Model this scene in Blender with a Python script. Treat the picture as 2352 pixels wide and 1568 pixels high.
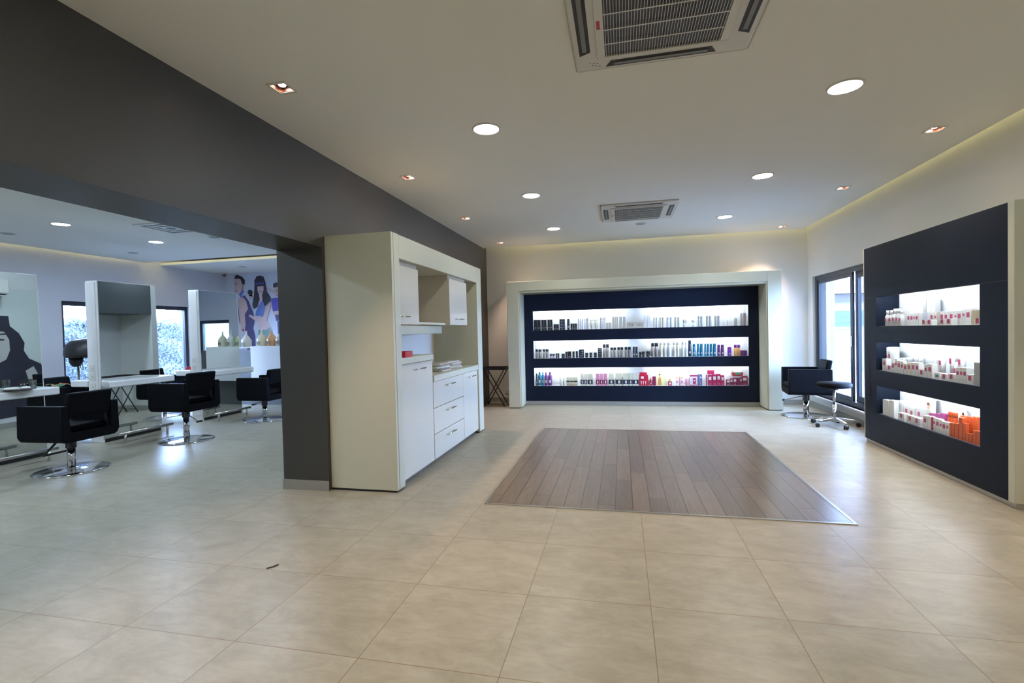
import bpy, bmesh, math, random
from mathutils import Vector, Matrix
random.seed(7)
S = bpy.context.scene
COL = S.collection
PI = math.pi
for o in list(bpy.data.objects): bpy.data.objects.remove(o)

# ---------------------------------------------------------------- camera
CAM_H = 1.335
yaw, pitch, roll = -.22093, -.02071, -.02353
cy, sy, cp, sp, cr, sr = math.cos(yaw), math.sin(yaw), math.cos(pitch), math.sin(pitch), math.cos(roll), math.sin(roll)
f0 = Vector((sy, cy, 0)); r0 = Vector((cy, -sy, 0)); up0 = Vector((0, 0, 1))
fw = f0*cp + up0*sp; u1 = up0*cp - f0*sp
rt = r0*cr + u1*sr; u2 = u1*cr - r0*sr
cam_data = bpy.data.cameras.new('camera'); cam = bpy.data.objects.new('camera', cam_data); COL.objects.link(cam)
cam.matrix_world = Matrix(((rt.x, u2.x, -fw.x, 0), (rt.y, u2.y, -fw.y, 0), (rt.z, u2.z, -fw.z, CAM_H), (0, 0, 0, 1)))
cam_data.sensor_width = 36; cam_data.lens = 1120.553/2352*36; cam_data.clip_start = .05; cam_data.clip_end = 300
S.camera = cam

# ---------------------------------------------------------------- exposure, sky, light levels
S.view_settings.view_transform = 'Standard'; S.view_settings.look = 'None'
S.view_settings.exposure = 0.34; S.view_settings.gamma = 1; S.view_settings.use_curve_mapping = False
S.cycles.use_denoising = True
S.cycles.max_bounces = 8; S.cycles.diffuse_bounces = 5; S.cycles.glossy_bounces = 4; S.cycles.transparent_max_bounces = 12
S.cycles.sample_clamp_indirect = 4
S.cycles.caustics_reflective = False; S.cycles.caustics_refractive = False
W = bpy.data.worlds.new('overcast_sky'); S.world = W; W.use_nodes = True
W.node_tree.nodes['Background'].inputs[0].default_value = (.43, .60, 1, 1)
W.node_tree.nodes['Background'].inputs[1].default_value = 46
L_DOWN = 84      # round downlights (emission)
L_SPOT = 80      # halogen spots (W)
L_COVE = 150      # cove strips
L_NICHE = 95     # tubes in the display niches

# ---------------------------------------------------------------- materials
MATS = {}
def mat(name, col, rough=.5, metal=0, spec=.5, emit=None, es=0, noise=0, nscale=8, bump=0, coat=0):
    if name in MATS: return MATS[name]
    m = bpy.data.materials.new(name); m.use_nodes = True; nt = m.node_tree; b = nt.nodes['Principled BSDF']
    b.inputs['Base Color'].default_value = (*col, 1); b.inputs['Roughness'].default_value = rough
    b.inputs['Metallic'].default_value = metal; b.inputs['Specular IOR Level'].default_value = spec
    if coat: b.inputs['Coat Weight'].default_value = coat; b.inputs['Coat Roughness'].default_value = .08
    if emit: b.inputs['Emission Color'].default_value = (*emit, 1); b.inputs['Emission Strength'].default_value = es
    if noise or bump:
        tc = nt.nodes.new('ShaderNodeTexCoord'); n = nt.nodes.new('ShaderNodeTexNoise'); n.inputs['Scale'].default_value = nscale; n.inputs['Detail'].default_value = 5
        nt.links.new(tc.outputs['Object'], n.inputs['Vector'])
        if noise:
            mx = nt.nodes.new('ShaderNodeMix'); mx.data_type = 'RGBA'
            mx.inputs[6].default_value = (*[c*(1-noise) for c in col], 1); mx.inputs[7].default_value = (*[min(1, c*(1+noise)) for c in col], 1)
            nt.links.new(n.outputs['Fac'], mx.inputs[0]); nt.links.new(mx.outputs[2], b.inputs['Base Color'])
        if bump:
            bp = nt.nodes.new('ShaderNodeBump'); bp.inputs['Strength'].default_value = bump; bp.inputs['Distance'].default_value = .002
            nt.links.new(n.outputs['Fac'], bp.inputs['Height']); nt.links.new(bp.outputs[0], b.inputs['Normal'])
    MATS[name] = m; return m
def N(nt, t, **kw):
    n = nt.nodes.new(t)
    for k, v in kw.items(): setattr(n, k, v)
    return n
def M2(nt, op, a, b=None, c=None):
    n = nt.nodes.new('ShaderNodeMath'); n.operation = op
    for i, v in enumerate((a, b, c)):
        if v is None: continue
        if isinstance(v, (int, float)): n.inputs[i].default_value = v
        else: nt.links.new(v, n.inputs[i])
    return n.outputs[0]
def mixc(nt, fac, a, b):
    n = nt.nodes.new('ShaderNodeMix'); n.data_type = 'RGBA'
    for i, v in ((0, fac), (6, a), (7, b)):
        if isinstance(v, tuple): n.inputs[i].default_value = (*v, 1)
        elif isinstance(v, (int, float)): n.inputs[i].default_value = v
        else: nt.links.new(v, n.inputs[i])
    return n.outputs[2]
def floor_mat():
    m = bpy.data.materials.new('stone_tile'); m.use_nodes = True; nt = m.node_tree; b = nt.nodes['Principled BSDF']
    tc = N(nt, 'ShaderNodeTexCoord'); sx = N(nt, 'ShaderNodeSeparateXYZ'); nt.links.new(tc.outputs['Object'], sx.inputs[0])
    gx = M2(nt, 'DIVIDE', M2(nt, 'ADD', sx.outputs[0], 1.0867+12), .6); gy = M2(nt, 'DIVIDE', M2(nt, 'ADD', sx.outputs[1], -3.596+12), .6)
    def line(g): return M2(nt, 'GREATER_THAN', M2(nt, 'ABSOLUTE', M2(nt, 'SUBTRACT', M2(nt, 'FRACT', g), .5)), .5-.0033)
    grout = M2(nt, 'MAXIMUM', line(gx), line(gy))
    cb = N(nt, 'ShaderNodeCombineXYZ'); nt.links.new(M2(nt, 'FLOOR', gx), cb.inputs[0]); nt.links.new(M2(nt, 'FLOOR', gy), cb.inputs[1])
    wn = N(nt, 'ShaderNodeTexWhiteNoise'); nt.links.new(cb.outputs[0], wn.inputs['Vector'])
    ad = N(nt, 'ShaderNodeVectorMath', operation='MULTIPLY_ADD'); nt.links.new(wn.outputs['Color'], ad.inputs[0]); ad.inputs[1].default_value = (9, 9, 9); nt.links.new(tc.outputs['Object'], ad.inputs[2])
    mp = N(nt, 'ShaderNodeMapping'); mp.inputs['Scale'].default_value = (1, 1.7, 1); nt.links.new(ad.outputs[0], mp.inputs[0])
    n1 = N(nt, 'ShaderNodeTexNoise'); n1.inputs['Scale'].default_value = 5; n1.inputs['Detail'].default_value = 9; n1.inputs['Roughness'].default_value = .68; n1.inputs['Distortion'].default_value = .4; nt.links.new(mp.outputs[0], n1.inputs['Vector'])
    mp2 = N(nt, 'ShaderNodeMapping'); mp2.inputs['Scale'].default_value = (5, 22, 5); nt.links.new(ad.outputs[0], mp2.inputs[0])
    n2 = N(nt, 'ShaderNodeTexNoise'); n2.inputs['Scale'].default_value = 2; n2.inputs['Detail'].default_value = 4; nt.links.new(mp2.outputs[0], n2.inputs['Vector'])
    r1 = N(nt, 'ShaderNodeValToRGB'); r1.color_ramp.elements[0].position = .25; r1.color_ramp.elements[1].position = .80
    r1.color_ramp.elements[0].color = (.265, .240, .178, 1); r1.color_ramp.elements[1].color = (.442, .415, .335, 1); nt.links.new(n1.outputs['Fac'], r1.inputs[0])
    st = M2(nt, 'MULTIPLY', M2(nt, 'MULTIPLY_ADD', n2.outputs['Fac'], 2.2, -1.0), .42); nt.nodes[-1].use_clamp = True
    c = mixc(nt, st, r1.outputs[0], (.255, .212, .145))
    tint = M2(nt, 'MULTIPLY_ADD', wn.outputs['Value'], .10, .95)
    hs = N(nt, 'ShaderNodeHueSaturation'); nt.links.new(tint, hs.inputs['Value']); nt.links.new(c, hs.inputs['Color'])
    nt.links.new(mixc(nt, grout, hs.outputs[0], (.20, .145, .085)), b.inputs['Base Color'])
    nt.links.new(M2(nt, 'MULTIPLY_ADD', n1.outputs['Fac'], .08, .285), b.inputs['Roughness']); b.inputs['Specular IOR Level'].default_value = .55
    bp = N(nt, 'ShaderNodeBump'); bp.inputs['Strength'].default_value = .12; bp.inputs['Distance'].default_value = .002
    nt.links.new(M2(nt, 'MULTIPLY', grout, -1), bp.inputs['Height']); nt.links.new(bp.outputs[0], b.inputs['Normal'])
    return m
def plank_mat():
    m = bpy.data.materials.new('oiled_plank'); m.use_nodes = True; nt = m.node_tree; b = nt.nodes['Principled BSDF']
    tc = N(nt, 'ShaderNodeTexCoord'); sx = N(nt, 'ShaderNodeSeparateXYZ'); nt.links.new(tc.outputs['Object'], sx.inputs[0])
    gx = M2(nt, 'DIVIDE', M2(nt, 'ADD', sx.outputs[0], 20), .128); ix = M2(nt, 'FLOOR', gx)
    w1 = N(nt, 'ShaderNodeTexWhiteNoise', noise_dimensions='1D'); nt.links.new(ix, w1.inputs['W'])
    gy = M2(nt, 'DIVIDE', M2(nt, 'ADD', M2(nt, 'ADD', sx.outputs[1], 20), M2(nt, 'MULTIPLY', w1.outputs['Value'], 1.3)), 1.15); iy = M2(nt, 'FLOOR', gy)
    lx = M2(nt, 'GREATER_THAN', M2(nt, 'ABSOLUTE', M2(nt, 'SUBTRACT', M2(nt, 'FRACT', gx), .5)), .474)
    ly = M2(nt, 'GREATER_THAN', M2(nt, 'ABSOLUTE', M2(nt, 'SUBTRACT', M2(nt, 'FRACT', gy), .5)), .4968)
    gap = M2(nt, 'MAXIMUM', lx, ly)
    cb = N(nt, 'ShaderNodeCombineXYZ'); nt.links.new(ix, cb.inputs[0]); nt.links.new(iy, cb.inputs[1])
    w2 = N(nt, 'ShaderNodeTexWhiteNoise'); nt.links.new(cb.outputs[0], w2.inputs['Vector'])
    ad = N(nt, 'ShaderNodeVectorMath', operation='MULTIPLY_ADD'); nt.links.new(w2.outputs['Color'], ad.inputs[0]); ad.inputs[1].default_value = (7, 7, 7); nt.links.new(tc.outputs['Object'], ad.inputs[2])
    mp = N(nt, 'ShaderNodeMapping'); mp.inputs['Scale'].default_value = (14, 1.1, 1); nt.links.new(ad.outputs[0], mp.inputs[0])
    n1 = N(nt, 'ShaderNodeTexNoise'); n1.inputs['Scale'].default_value = 2.4; n1.inputs['Detail'].default_value = 7; n1.inputs['Distortion'].default_value = 1.3; nt.links.new(mp.outputs[0], n1.inputs['Vector'])
    rp = N(nt, 'ShaderNodeValToRGB'); rp.color_ramp.elements[0].position = .3; rp.color_ramp.elements[1].position = .72
    rp.color_ramp.elements[0].color = (.120, .088, .064, 1); rp.color_ramp.elements[1].color = (.185, .140, .105, 1); nt.links.new(n1.outputs['Fac'], rp.inputs[0])
    hs = N(nt, 'ShaderNodeHueSaturation'); nt.links.new(M2(nt, 'MULTIPLY_ADD', w2.outputs['Value'], .4, .8), hs.inputs['Value']); nt.links.new(rp.outputs[0], hs.inputs['Color'])
    nt.links.new(mixc(nt, gap, hs.outputs[0], (.035, .022, .014)), b.inputs['Base Color'])
    nt.links.new(M2(nt, 'MULTIPLY_ADD', n1.outputs['Fac'], .06, .29), b.inputs['Roughness']); b.inputs['Specular IOR Level'].default_value = .6; b.inputs['Coat Weight'].default_value = .6; b.inputs['Coat Roughness'].default_value = .2
    bp = N(nt, 'ShaderNodeBump'); bp.inputs['Strength'].default_value = .35; bp.inputs['Distance'].default_value = .002
    nt.links.new(M2(nt, 'MULTIPLY_ADD', gap, -1, M2(nt, 'MULTIPLY', n1.outputs['Fac'], .12)), bp.inputs['Height']); nt.links.new(bp.outputs[0], b.inputs['Normal'])
    return m
def glass_mat(name, tint=(1, 1, 1), refl=.08, rough=.0):
    m = bpy.data.materials.new(name); m.use_nodes = True; nt = m.node_tree; nt.nodes.clear()
    o = N(nt, 'ShaderNodeOutputMaterial'); t = N(nt, 'ShaderNodeBsdfTransparent'); t.inputs[0].default_value = (*tint, 1)
    g = N(nt, 'ShaderNodeBsdfGlossy'); g.inputs['Roughness'].default_value = rough
    lw = N(nt, 'ShaderNodeLayerWeight'); lw.inputs['Blend'].default_value = .25; mx = N(nt, 'ShaderNodeMixShader')
    nt.links.new(M2(nt, 'MULTIPLY_ADD', lw.outputs['Fresnel'], .8, refl*.3), mx.inputs[0]); nt.links.new(t.outputs[0], mx.inputs[1]); nt.links.new(g.outputs[0], mx.inputs[2]); nt.links.new(mx.outputs[0], o.inputs[0])
    MATS[name] = m; return m
FLOOR = floor_mat(); PLANK = plank_mat()
GLASS = glass_mat('window_glass', (.93, .97, .98)); TUMBLER = glass_mat('tumbler_glass', (.82, .88, .86), .5)
WALL = mat('white_paint', (.70, .70, .69), .55, noise=.02, nscale=3)
SALONW = mat('lavender_paint', (.70, .72, .82), .55, noise=.02, nscale=3)
CEIL = mat('ceiling_paint', (.86, .88, .84), .7, noise=.02, nscale=2)
GREY = mat('charcoal_paint', (.049, .046, .040), .45, noise=.06, nscale=2)
SKIRT = mat('stone_skirting', (.30, .29, .26), .5, noise=.1, nscale=10)
CREAM = mat('cream_laminate', (.60, .60, .485), .30, coat=.25)
GLOSSW = mat('gloss_white_front', (.70, .67, .585), .12, coat=.6)
CABIN = mat('cabinet_inside', (.62, .57, .48), .5)
NAVY = mat('black_navy_laminate', (.008, .012, .024), .36, spec=.08, noise=.1, nscale=30)
NICHE = mat('niche_white', (.82, .84, .86), .35)
LEATHER = mat('black_leatherette', (.0035, .004, .006), .58, spec=.07, bump=.25, nscale=300)
CHROME = mat('chrome', (.72, .72, .74), .12, 1)
STEEL = mat('brushed_steel', (.55, .54, .52), .32, 1)
MIRROR = mat('mirror_silver', (.80, .85, .83), .012, 1)
DARKM = mat('black_metal', (.012, .012, .014), .4)
FRAMEM = mat('anthracite_aluminium', (.022, .027, .040), .4, spec=.5)
PLAST = mat('white_plastic', (.70, .70, .66), .38)
WHITEM = mat('white_melamine', (.78, .79, .80), .3)
BLACKP = mat('black_plastic', (.01, .01, .012), .35)
GREYP = mat('grey_plastic', (.20, .21, .20), .5)
LAMP = mat('lamp_diffuser', (.9, .9, .9), .5, emit=(1, 1, .91), es=L_DOWN)
LAMPC = mat('cool_lamp_diffuser', (.9, .9, .9), .5, emit=(.66, .82, 1), es=L_DOWN*2.4)
COVE = mat('cove_led', (.9, .9, .9), .5, emit=(1, .83, .42), es=L_COVE)
TUBE = mat('niche_tube', (.9, .9, .9), .5, emit=(.80, .91, 1), es=L_NICHE)
BULB = mat('halogen_bulb', (.9, .9, .9), .5, emit=(1, .72, .55), es=25)
HOTREF = mat('spot_reflector', (.62, .38, .32), .3, 1)

# ---------------------------------------------------------------- mesh helpers
class G:
    def __init__(s, *mats): s.bm = bmesh.new(); s.mats = list(mats)
    def _mi(s, m):
        if m is None: return 0
        if isinstance(m, int): return m
        if m not in s.mats: s.mats.append(m)
        return s.mats.index(m)
    def hull8(s, P, m=None, bev=0, seg=2):
        k = s._mi(m); v = [s.bm.verts.new(p) for p in P]; F = []
        for q in ((0, 3, 2, 1), (4, 5, 6, 7), (0, 1, 5, 4), (1, 2, 6, 5), (2, 3, 7, 6), (3, 0, 4, 7)):
            f = s.bm.faces.new([v[i] for i in q]); f.material_index = k; F.append(f)
        if bev:
            ed = list({e for f in F for e in f.edges})
            r = bmesh.ops.bevel(s.bm, geom=ed, offset=bev, segments=seg, affect='EDGES', profile=.5)
            for f in r['faces']: f.material_index = k; f.smooth = True
        return s
    def box(s, x0, x1, y0, y1, z0, z1, m=None, bev=0, seg=2):
        return s.hull8([(x0, y0, z0), (x1, y0, z0), (x1, y1, z0), (x0, y1, z0), (x0, y0, z1), (x1, y0, z1), (x1, y1, z1), (x0, y1, z1)], m, bev, seg)
    def cone(s, p, q, r1, r2=None, m=None, seg=16, cap=True):
        k = s._mi(m); r2 = r1 if r2 is None else r2; p = Vector(p); q = Vector(q); d = (q-p).normalized()
        a = d.orthogonal().normalized(); b = d.cross(a)
        A = [s.bm.verts.new(p+(a*math.cos(t)+b*math.sin(t))*r1) for t in [2*PI*i/seg for i in range(seg)]]
        B = [s.bm.verts.new(q+(a*math.cos(t)+b*math.sin(t))*r2) for t in [2*PI*i/seg for i in range(seg)]]
        for i in range(seg):
            f = s.bm.faces.new((A[i], A[(i+1) % seg], B[(i+1) % seg], B[i])); f.smooth = True; f.material_index = k
        if cap:
            for L in (A[::-1], B):
                f = s.bm.faces.new(L); f.material_index = k
        return s
    def path(s, pts, r, m=None, seg=10):
        for a, b in zip(pts, pts[1:]): s.cone(a, b, r, r, m, seg)
        for p in pts[1:-1]: s.ball(p, r, m, 8, 6)
        return s
    def ball(s, c, r, m=None, u=16, v=10, sc=(1, 1, 1)):
        k = s._mi(m); pr = [(max(1e-5, r*math.sin(PI*i/v)), -r*math.cos(PI*i/v)) for i in range(v+1)]
        return s.lathe(pr, c, m, u, sc)
    def lathe(s, prof, c=(0, 0, 0), m=None, seg=20, sc=(1, 1, 1), cap=True):
        k = s._mi(m); R = []
        for r, z in prof: R.append([s.bm.verts.new((c[0]+r*math.cos(2*PI*i/seg)*sc[0], c[1]+r*math.sin(2*PI*i/seg)*sc[1], c[2]+z*sc[2])) for i in range(seg)])
        for a, b in zip(R, R[1:]):
            for i in range(seg):
                f = s.bm.faces.new((a[i], a[(i+1) % seg], b[(i+1) % seg], b[i])); f.smooth = True; f.material_index = k
        if cap:
            for L in (R[0][::-1], R[-1]):
                f = s.bm.faces.new(L); f.material_index = k
        return s
    def prism(s, poly, ax, a, b, m=None, bev=0, smooth=False):
        k = s._mi(m)
        def P(u, v, w): return {'x': (w, u, v), 'y': (u, w, v), 'z': (u, v, w)}[ax]
        A = [s.bm.verts.new(P(u, v, a)) for u, v in poly]; B = [s.bm.verts.new(P(u, v, b)) for u, v in poly]; n = len(poly); F = []
        F.append(s.bm.faces.new(A[::-1])); F.append(s.bm.faces.new(B))
        for i in range(n):
            f = s.bm.faces.new((A[i], A[(i+1) % n], B[(i+1) % n], B[i])); f.smooth = smooth; F.append(f)
        for f in F: f.material_index = k
        if bev:
            ed = [e for e in F[0].edges]+[e for e in F[1].edges]
            r = bmesh.ops.bevel(s.bm, geom=ed, offset=bev, segments=2, affect='EDGES', profile=.5)
            for f in r['faces']: f.material_index = k; f.smooth = True
        return s
    def grid(s, fn, nu, nv, m=None):
        k = s._mi(m); V = [[s.bm.verts.new(fn(i/nu, j/nv)) for j in range(nv+1)] for i in range(nu+1)]
        for i in range(nu):
            for j in range(nv):
                f = s.bm.faces.new((V[i][j], V[i+1][j], V[i+1][j+1], V[i][j+1])); f.smooth = True; f.material_index = k
        return s
    def make(s, name, parent=None, loc=(0, 0, 0), rz=0, shift=None):
        bmesh.ops.recalc_face_normals(s.bm, faces=s.bm.faces[:])
        if shift: bmesh.ops.translate(s.bm, verts=s.bm.verts[:], vec=Vector(shift)*-1)
        me = bpy.data.meshes.new(name); s.bm.to_mesh(me); s.bm.free()
        for m in s.mats: me.materials.append(m)
        o = bpy.data.objects.new(name, me); COL.objects.link(o); o.location = loc if not shift else shift; o.rotation_euler = (0, 0, rz)
        if parent: o.parent = parent
        return o
def tag(o, label, cat, group=None, kind=None):
    o['label'] = label; o['category'] = cat
    if group: o['group'] = group
    if kind: o['kind'] = kind
    return o
def thing(name, label, cat, loc=(0, 0, 0), rz=0, group=None):
    o = bpy.data.objects.new(name, None); COL.objects.link(o); o.empty_display_size = .1
    o.location = loc; o.rotation_euler = (0, 0, rz); return tag(o, label, cat, group)
def struct(o): o['kind'] = 'structure'; return o
def kids(o): return [c for c in bpy.data.objects if c.parent == o]
def dup(root, loc, rz, label, group=None):
    r = root.copy(); COL.objects.link(r); r.location = loc; r.rotation_euler = (0, 0, rz); r['label'] = label
    if group: r['group'] = group
    for ch in kids(root):
        c = ch.copy(); COL.objects.link(c); c.parent = r
        for g in kids(ch):
            d = g.copy(); COL.objects.link(d); d.parent = c
    return r
def slab(name, x0, x1, y0, y1, z0, z1, m): return struct(G(m).box(x0, x1, y0, y1, z0, z1).make(name))
def lb(o, t): o['label'] = t; return o

# ---------------------------------------------------------------- room shell
H = 2.89
XL, XR_, YB, YS, YF = -9.42, 3.02, 8.97, 10.1, -3.0     # salon window wall, right wall, back wall, salon end wall, front wall
XD0, XD1 = -2.92, -2.477                                # dividing wall and beam
g = G(FLOOR); g.box(XL-.3, XR_+.3, YF-.3, YS+.3, -.12, 0); struct(g.make('floor'))
# dropped ceilings stop short of the walls and leave a slot for the cove lights
CX1, CY1, SX0, SY1 = 2.925, 8.80, -9.32, 8.0
def ceiling_with_holes(name, x0, x1, y0, y1, holes, z0=H, z1=H+.05):
    """flat slab with rectangular openings for the recessed spots"""
    g = G(CEIL); xs = sorted({x0, x1, *[h for a in holes for h in a[:2]]}); ys = sorted({y0, y1, *[h for a in holes for h in a[2:]]})
    bm = g.bm; vv = {}
    def V(x, y, z):
        k = (x, y, z)
        if k not in vv: vv[k] = bm.verts.new(k)
        return vv[k]
    solid = {}
    for i in range(len(xs)-1):
        for j in range(len(ys)-1):
            cx, cy_ = (xs[i]+xs[i+1])/2, (ys[j]+ys[j+1])/2
            solid[i, j] = not any(a[0] < cx < a[1] and a[2] < cy_ < a[3] for a in holes)
    for (i, j), s in solid.items():
        if not s: continue
        a, b, c, d = xs[i], xs[i+1], ys[j], ys[j+1]
        bm.faces.new((V(a, c, z0), V(a, d, z0), V(b, d, z0), V(b, c, z0))); bm.faces.new((V(a, c, z1), V(b, c, z1), V(b, d, z1), V(a, d, z1)))
        for di, dj, p, q in ((-1, 0, (a, c), (a, d)), (1, 0, (b, d), (b, c)), (0, -1, (b, c), (a, c)), (0, 1, (a, d), (b, d))):
            if not solid.get((i+di, j+dj), False): bm.faces.new((V(*p, z0), V(*p, z1), V(*q, z1), V(*q, z0)))
    return struct(g.make(name))
SPOT_L = [(-2.04, y) for y in (.85, 2.70, 4.55, 6.39, 8.33)]; SPOT_R = [(2.51, y) for y in (2.75, 4.65, 6.33, 8.50)]
SPOT_S = [(-7.05, 9.05)]
sq = lambda p, r=.058: (p[0]-r, p[0]+r, p[1]-r, p[1]+r)
ceiling_with_holes('ceiling', XD1, CX1, YF, CY1, [sq(p) for p in SPOT_L+SPOT_R])
ceiling_with_holes('ceiling', SX0, XD0, YF, SY1, [])
ceiling_with_holes('ceiling', XL, XD0, 8.42, YS, [sq(p) for p in SPOT_S])
slab('ceiling', XL-.3, XR_+.3, YF-.3, YS+.3, 3.2, 3.35, CEIL)
g = G(CEIL)
for a in ((CX1-.012, CX1, YF, CY1), (XD1, CX1-.012, CY1-.012, CY1), (SX0, SX0+.012, YF, SY1), (SX0+.012, XD0, SY1-.012, SY1)): g.box(*a, H+.05, H+.13)
struct(g.make('trim_added_cove_lip'))  # unseen lip added to keep direct strip light off the walls
# walls
def wall_y(name, x0, x1, y0, y1, m, holes=()):
    """wall running along Y with rectangular openings (ya, yb, za, zb)"""
    g = G(m); cur = y0
    for ya, yb, za, zb in sorted(holes):
        g.box(x0, x1, cur, ya, 0, 3.2)
        if za > 0: g.box(x0, x1, ya, yb, 0, za)
        g.box(x0, x1, ya, yb, zb, 3.2); cur = yb
    g.box(x0, x1, cur, y1, 0, 3.2); return struct(g.make(name))
def wall_x(name, x0, x1, y0, y1, m, holes=()):
    g = G(m); cur = x0
    for a, b, za, zb in sorted(holes):
        g.box(cur, a, y0, y1, 0, 3.2)
        if za > 0: g.box(a, b, y0, y1, 0, za)
        g.box(a, b, y0, y1, zb, 3.2); cur = b
    g.box(cur, x1, y0, y1, 0, 3.2); return struct(g.make(name))
wall_y('wall_right', XR_, XR_+.25, YF, YB, WALL, [(6.3, 8.76, .20, 2.10)])
wall_x('wall_back', XD1, XR_+.25, YB, YB+.25, WALL)
wall_y('wall_left', XL-.25, XL, YF, YS, SALONW, [(6.53, 9.10, .04, 2.05)])
wall_x('wall_salon_end', XL-.25, XD0, YS, YS+.25, SALONW, [(-3.98, -3.06, .95, 1.78)])
wall_x('wall_front', XL-.25, XR_+.25, YF-.25, YF, WALL)
# dividing wall: charcoal face to the shop, white face to the salon; the beam bridges the opening
g = G(GREY); g.box(XD0+.06, XD1, 3.72, YB, 0, 3.2); struct(g.make('wall_dividing'))
g = G(GREY); g.box(XD0, XD1, YF, 3.72, 2.09, 3.2); g.box(XD0, XD0+.06, 3.7201, 3.86, 2.09, 3.2); struct(g.make('trim_beam'))
g = G(GREY); g.box(XD0, XD0+.06, 3.72, 3.86, 0, 2.09); struct(g.make('trim_pier_edge'))
g = G(WALL); g.box(XD0, XD0+.06, 3.8601, YS, 0, 3.2); struct(g.make('wall_dividing_salon_side'))
g = G(WALL); g.box(XD0+.06, XD1, YB, YS+.25, 0, 3.2); struct(g.make('wall_dividing_end'))
g = G(WALL); g.box(-3.85, XD0, 5.0, 7.5501, 0, 3.2); g.box(-4.6, XD0, 7.5501, 7.75, 0, 3.2); struct(g.make('wall_salon_return'))
g = G(mat('grey_bulkhead', (.075, .08, .082), .5)); g.box(-4.60, -3.8501, 6.5, 7.55, 1.82, 2.885); struct(g.make('trim_salon_bulkhead'))
# skirtings
def base(name, x0, x1, y0, y1, m=SKIRT, h=.085): return struct(G(m).box(x0, x1, y0, y1, 0, h).make(name))
base('baseboard_pier', XD0-.008, XD1, 3.712, 3.72); base('baseboard_pier_side', XD0-.008, XD0, 3.72, 5.0)
base('baseboard_back', XD1, XR_, YB-.012, YB); base('baseboard_right', XR_-.012, XR_, 6.3, YB-.012)
base('baseboard_salon_return', -3.862, -3.85, 5.0, 7.538); base('baseboard_salon_nib', -4.6, -3.85, 7.538, 7.55); base('baseboard_salon_end', XL, XD0, YS-.012, YS)
# cove strips lying on top of the dropped ceilings
for n, b in (('right', (2.78, 2.80, YF+.2, CY1-.1)), ('back', (XD1+.15, 2.72, 8.64, 8.66)), ('salon', (-9.18, -9.16, YF+.2, 7.9)), ('salon_slot', (-9.1, XD0-.3, 7.84, 7.86))):
    t = thing('cove_light', {'right': 'warm cove light hidden above the ceiling edge along the right wall', 'back': 'warm cove light hidden above the ceiling edge over the back display', 'salon': 'warm cove light above the salon ceiling edge by the window wall', 'salon_slot': 'warm cove light in the slot across the salon ceiling'}[n], 'light', ((b[0]+b[1])/2, (b[2]+b[3])/2, H+.05), group='cove lights')
    cx, cy_ = (b[0]+b[1])/2, (b[2]+b[3])/2
    G(PLAST).box(b[0]-cx-.01, b[1]-cx+.01, b[2]-cy_, b[3]-cy_, 0, .012).make('channel', t)
    G(COVE).box(b[0]-cx, b[1]-cx, b[2]-cy_, b[3]-cy_, .0125, .026).make('led_strip', t)
# ---------------------------------------------------------------- windows
def rect_frame(g, a0, a1, z0, z1, w, d0, d1, ax, m=None):
    f = (lambda p, q, r, s: g.box(d0, d1, p, q, r, s, m)) if ax == 'y' else (lambda p, q, r, s: g.box(p, q, d0, d1, r, s, m))
    f(a0, a0+w, z0, z1); f(a1-w, a1, z0, z1); f(a0+w, a1-w, z0, z0+w); f(a0+w, a1-w, z1-w, z1)
# right sliding window
w = struct(bpy.data.objects.new('window_1', None)); COL.objects.link(w); w.location = (3.10, 7.5, .2)
def wpart(g, name, par, sh): return g.make(name, par, shift=None, loc=(-sh[0], -sh[1], -sh[2]))
sh = (3.10, 7.5, .2)
g = G(FRAMEM); rect_frame(g, 6.3, 8.76, .2, 2.10, .07, 3.06, 3.19, 'y'); wpart(g, 'window_frame', w, sh)
g = G(FRAMEM); rect_frame(g, 7.50, 8.69, .27, 2.03, .055, 3.07, 3.10, 'y'); wpart(g, 'sash', w, sh)
g = G(FRAMEM); rect_frame(g, 6.37, 7.50, .27, 2.03, .08, 3.11, 3.15, 'y'); wpart(g, 'sash', w, sh)
wpart(G(GLASS).box(3.083, 3.087, 7.55, 8.64, .32, 1.98), 'pane', w, sh); wpart(G(GLASS).box(3.128, 3.132, 6.45, 7.42, .35, 1.95), 'pane', w, sh)
wpart(G(CHROME).box(3.055, 3.07, 7.515, 7.535, 1.02, 1.16, bev=.003), 'handle', w, sh)
slab('trim_sill_right', XR_-.045, 3.06, 6.27, 8.78, .175, .20, WALL)
def plain_window(name, fr, panes, mull, ax, d):
    w = struct(bpy.data.objects.new(name, None)); COL.objects.link(w)
    g = G(FRAMEM); rect_frame(g, *fr, .075, d-.05, d+.05, ax)
    for a in mull: (g.box(d-.04, d+.04, a-.035, a+.035, fr[2]+.075, fr[3]-.075) if ax == 'y' else g.box(a-.035, a+.035, d-.04, d+.04, fr[2]+.075, fr[3]-.075))
    g.make('window_frame', w)
    for a, b in panes:
        if ax == 'y': G(GLASS).box(d-.003, d+.003, a, b, fr[2]+.075, fr[3]-.075).make('pane', w)
        else: G(GLASS).box(a, b, d-.003, d+.003, fr[2]+.075, fr[3]-.075).make('pane', w)
    return w
plain_window('window_2', (6.53, 9.10, .04, 2.05), [(6.605, 7.5), (7.57, 9.025)], [7.535], 'y', XL-.12)
plain_window('window_3', (-3.98, -3.06, .95, 1.78), [(-3.905, -3.135)], [], 'x', YS+.12)

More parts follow.
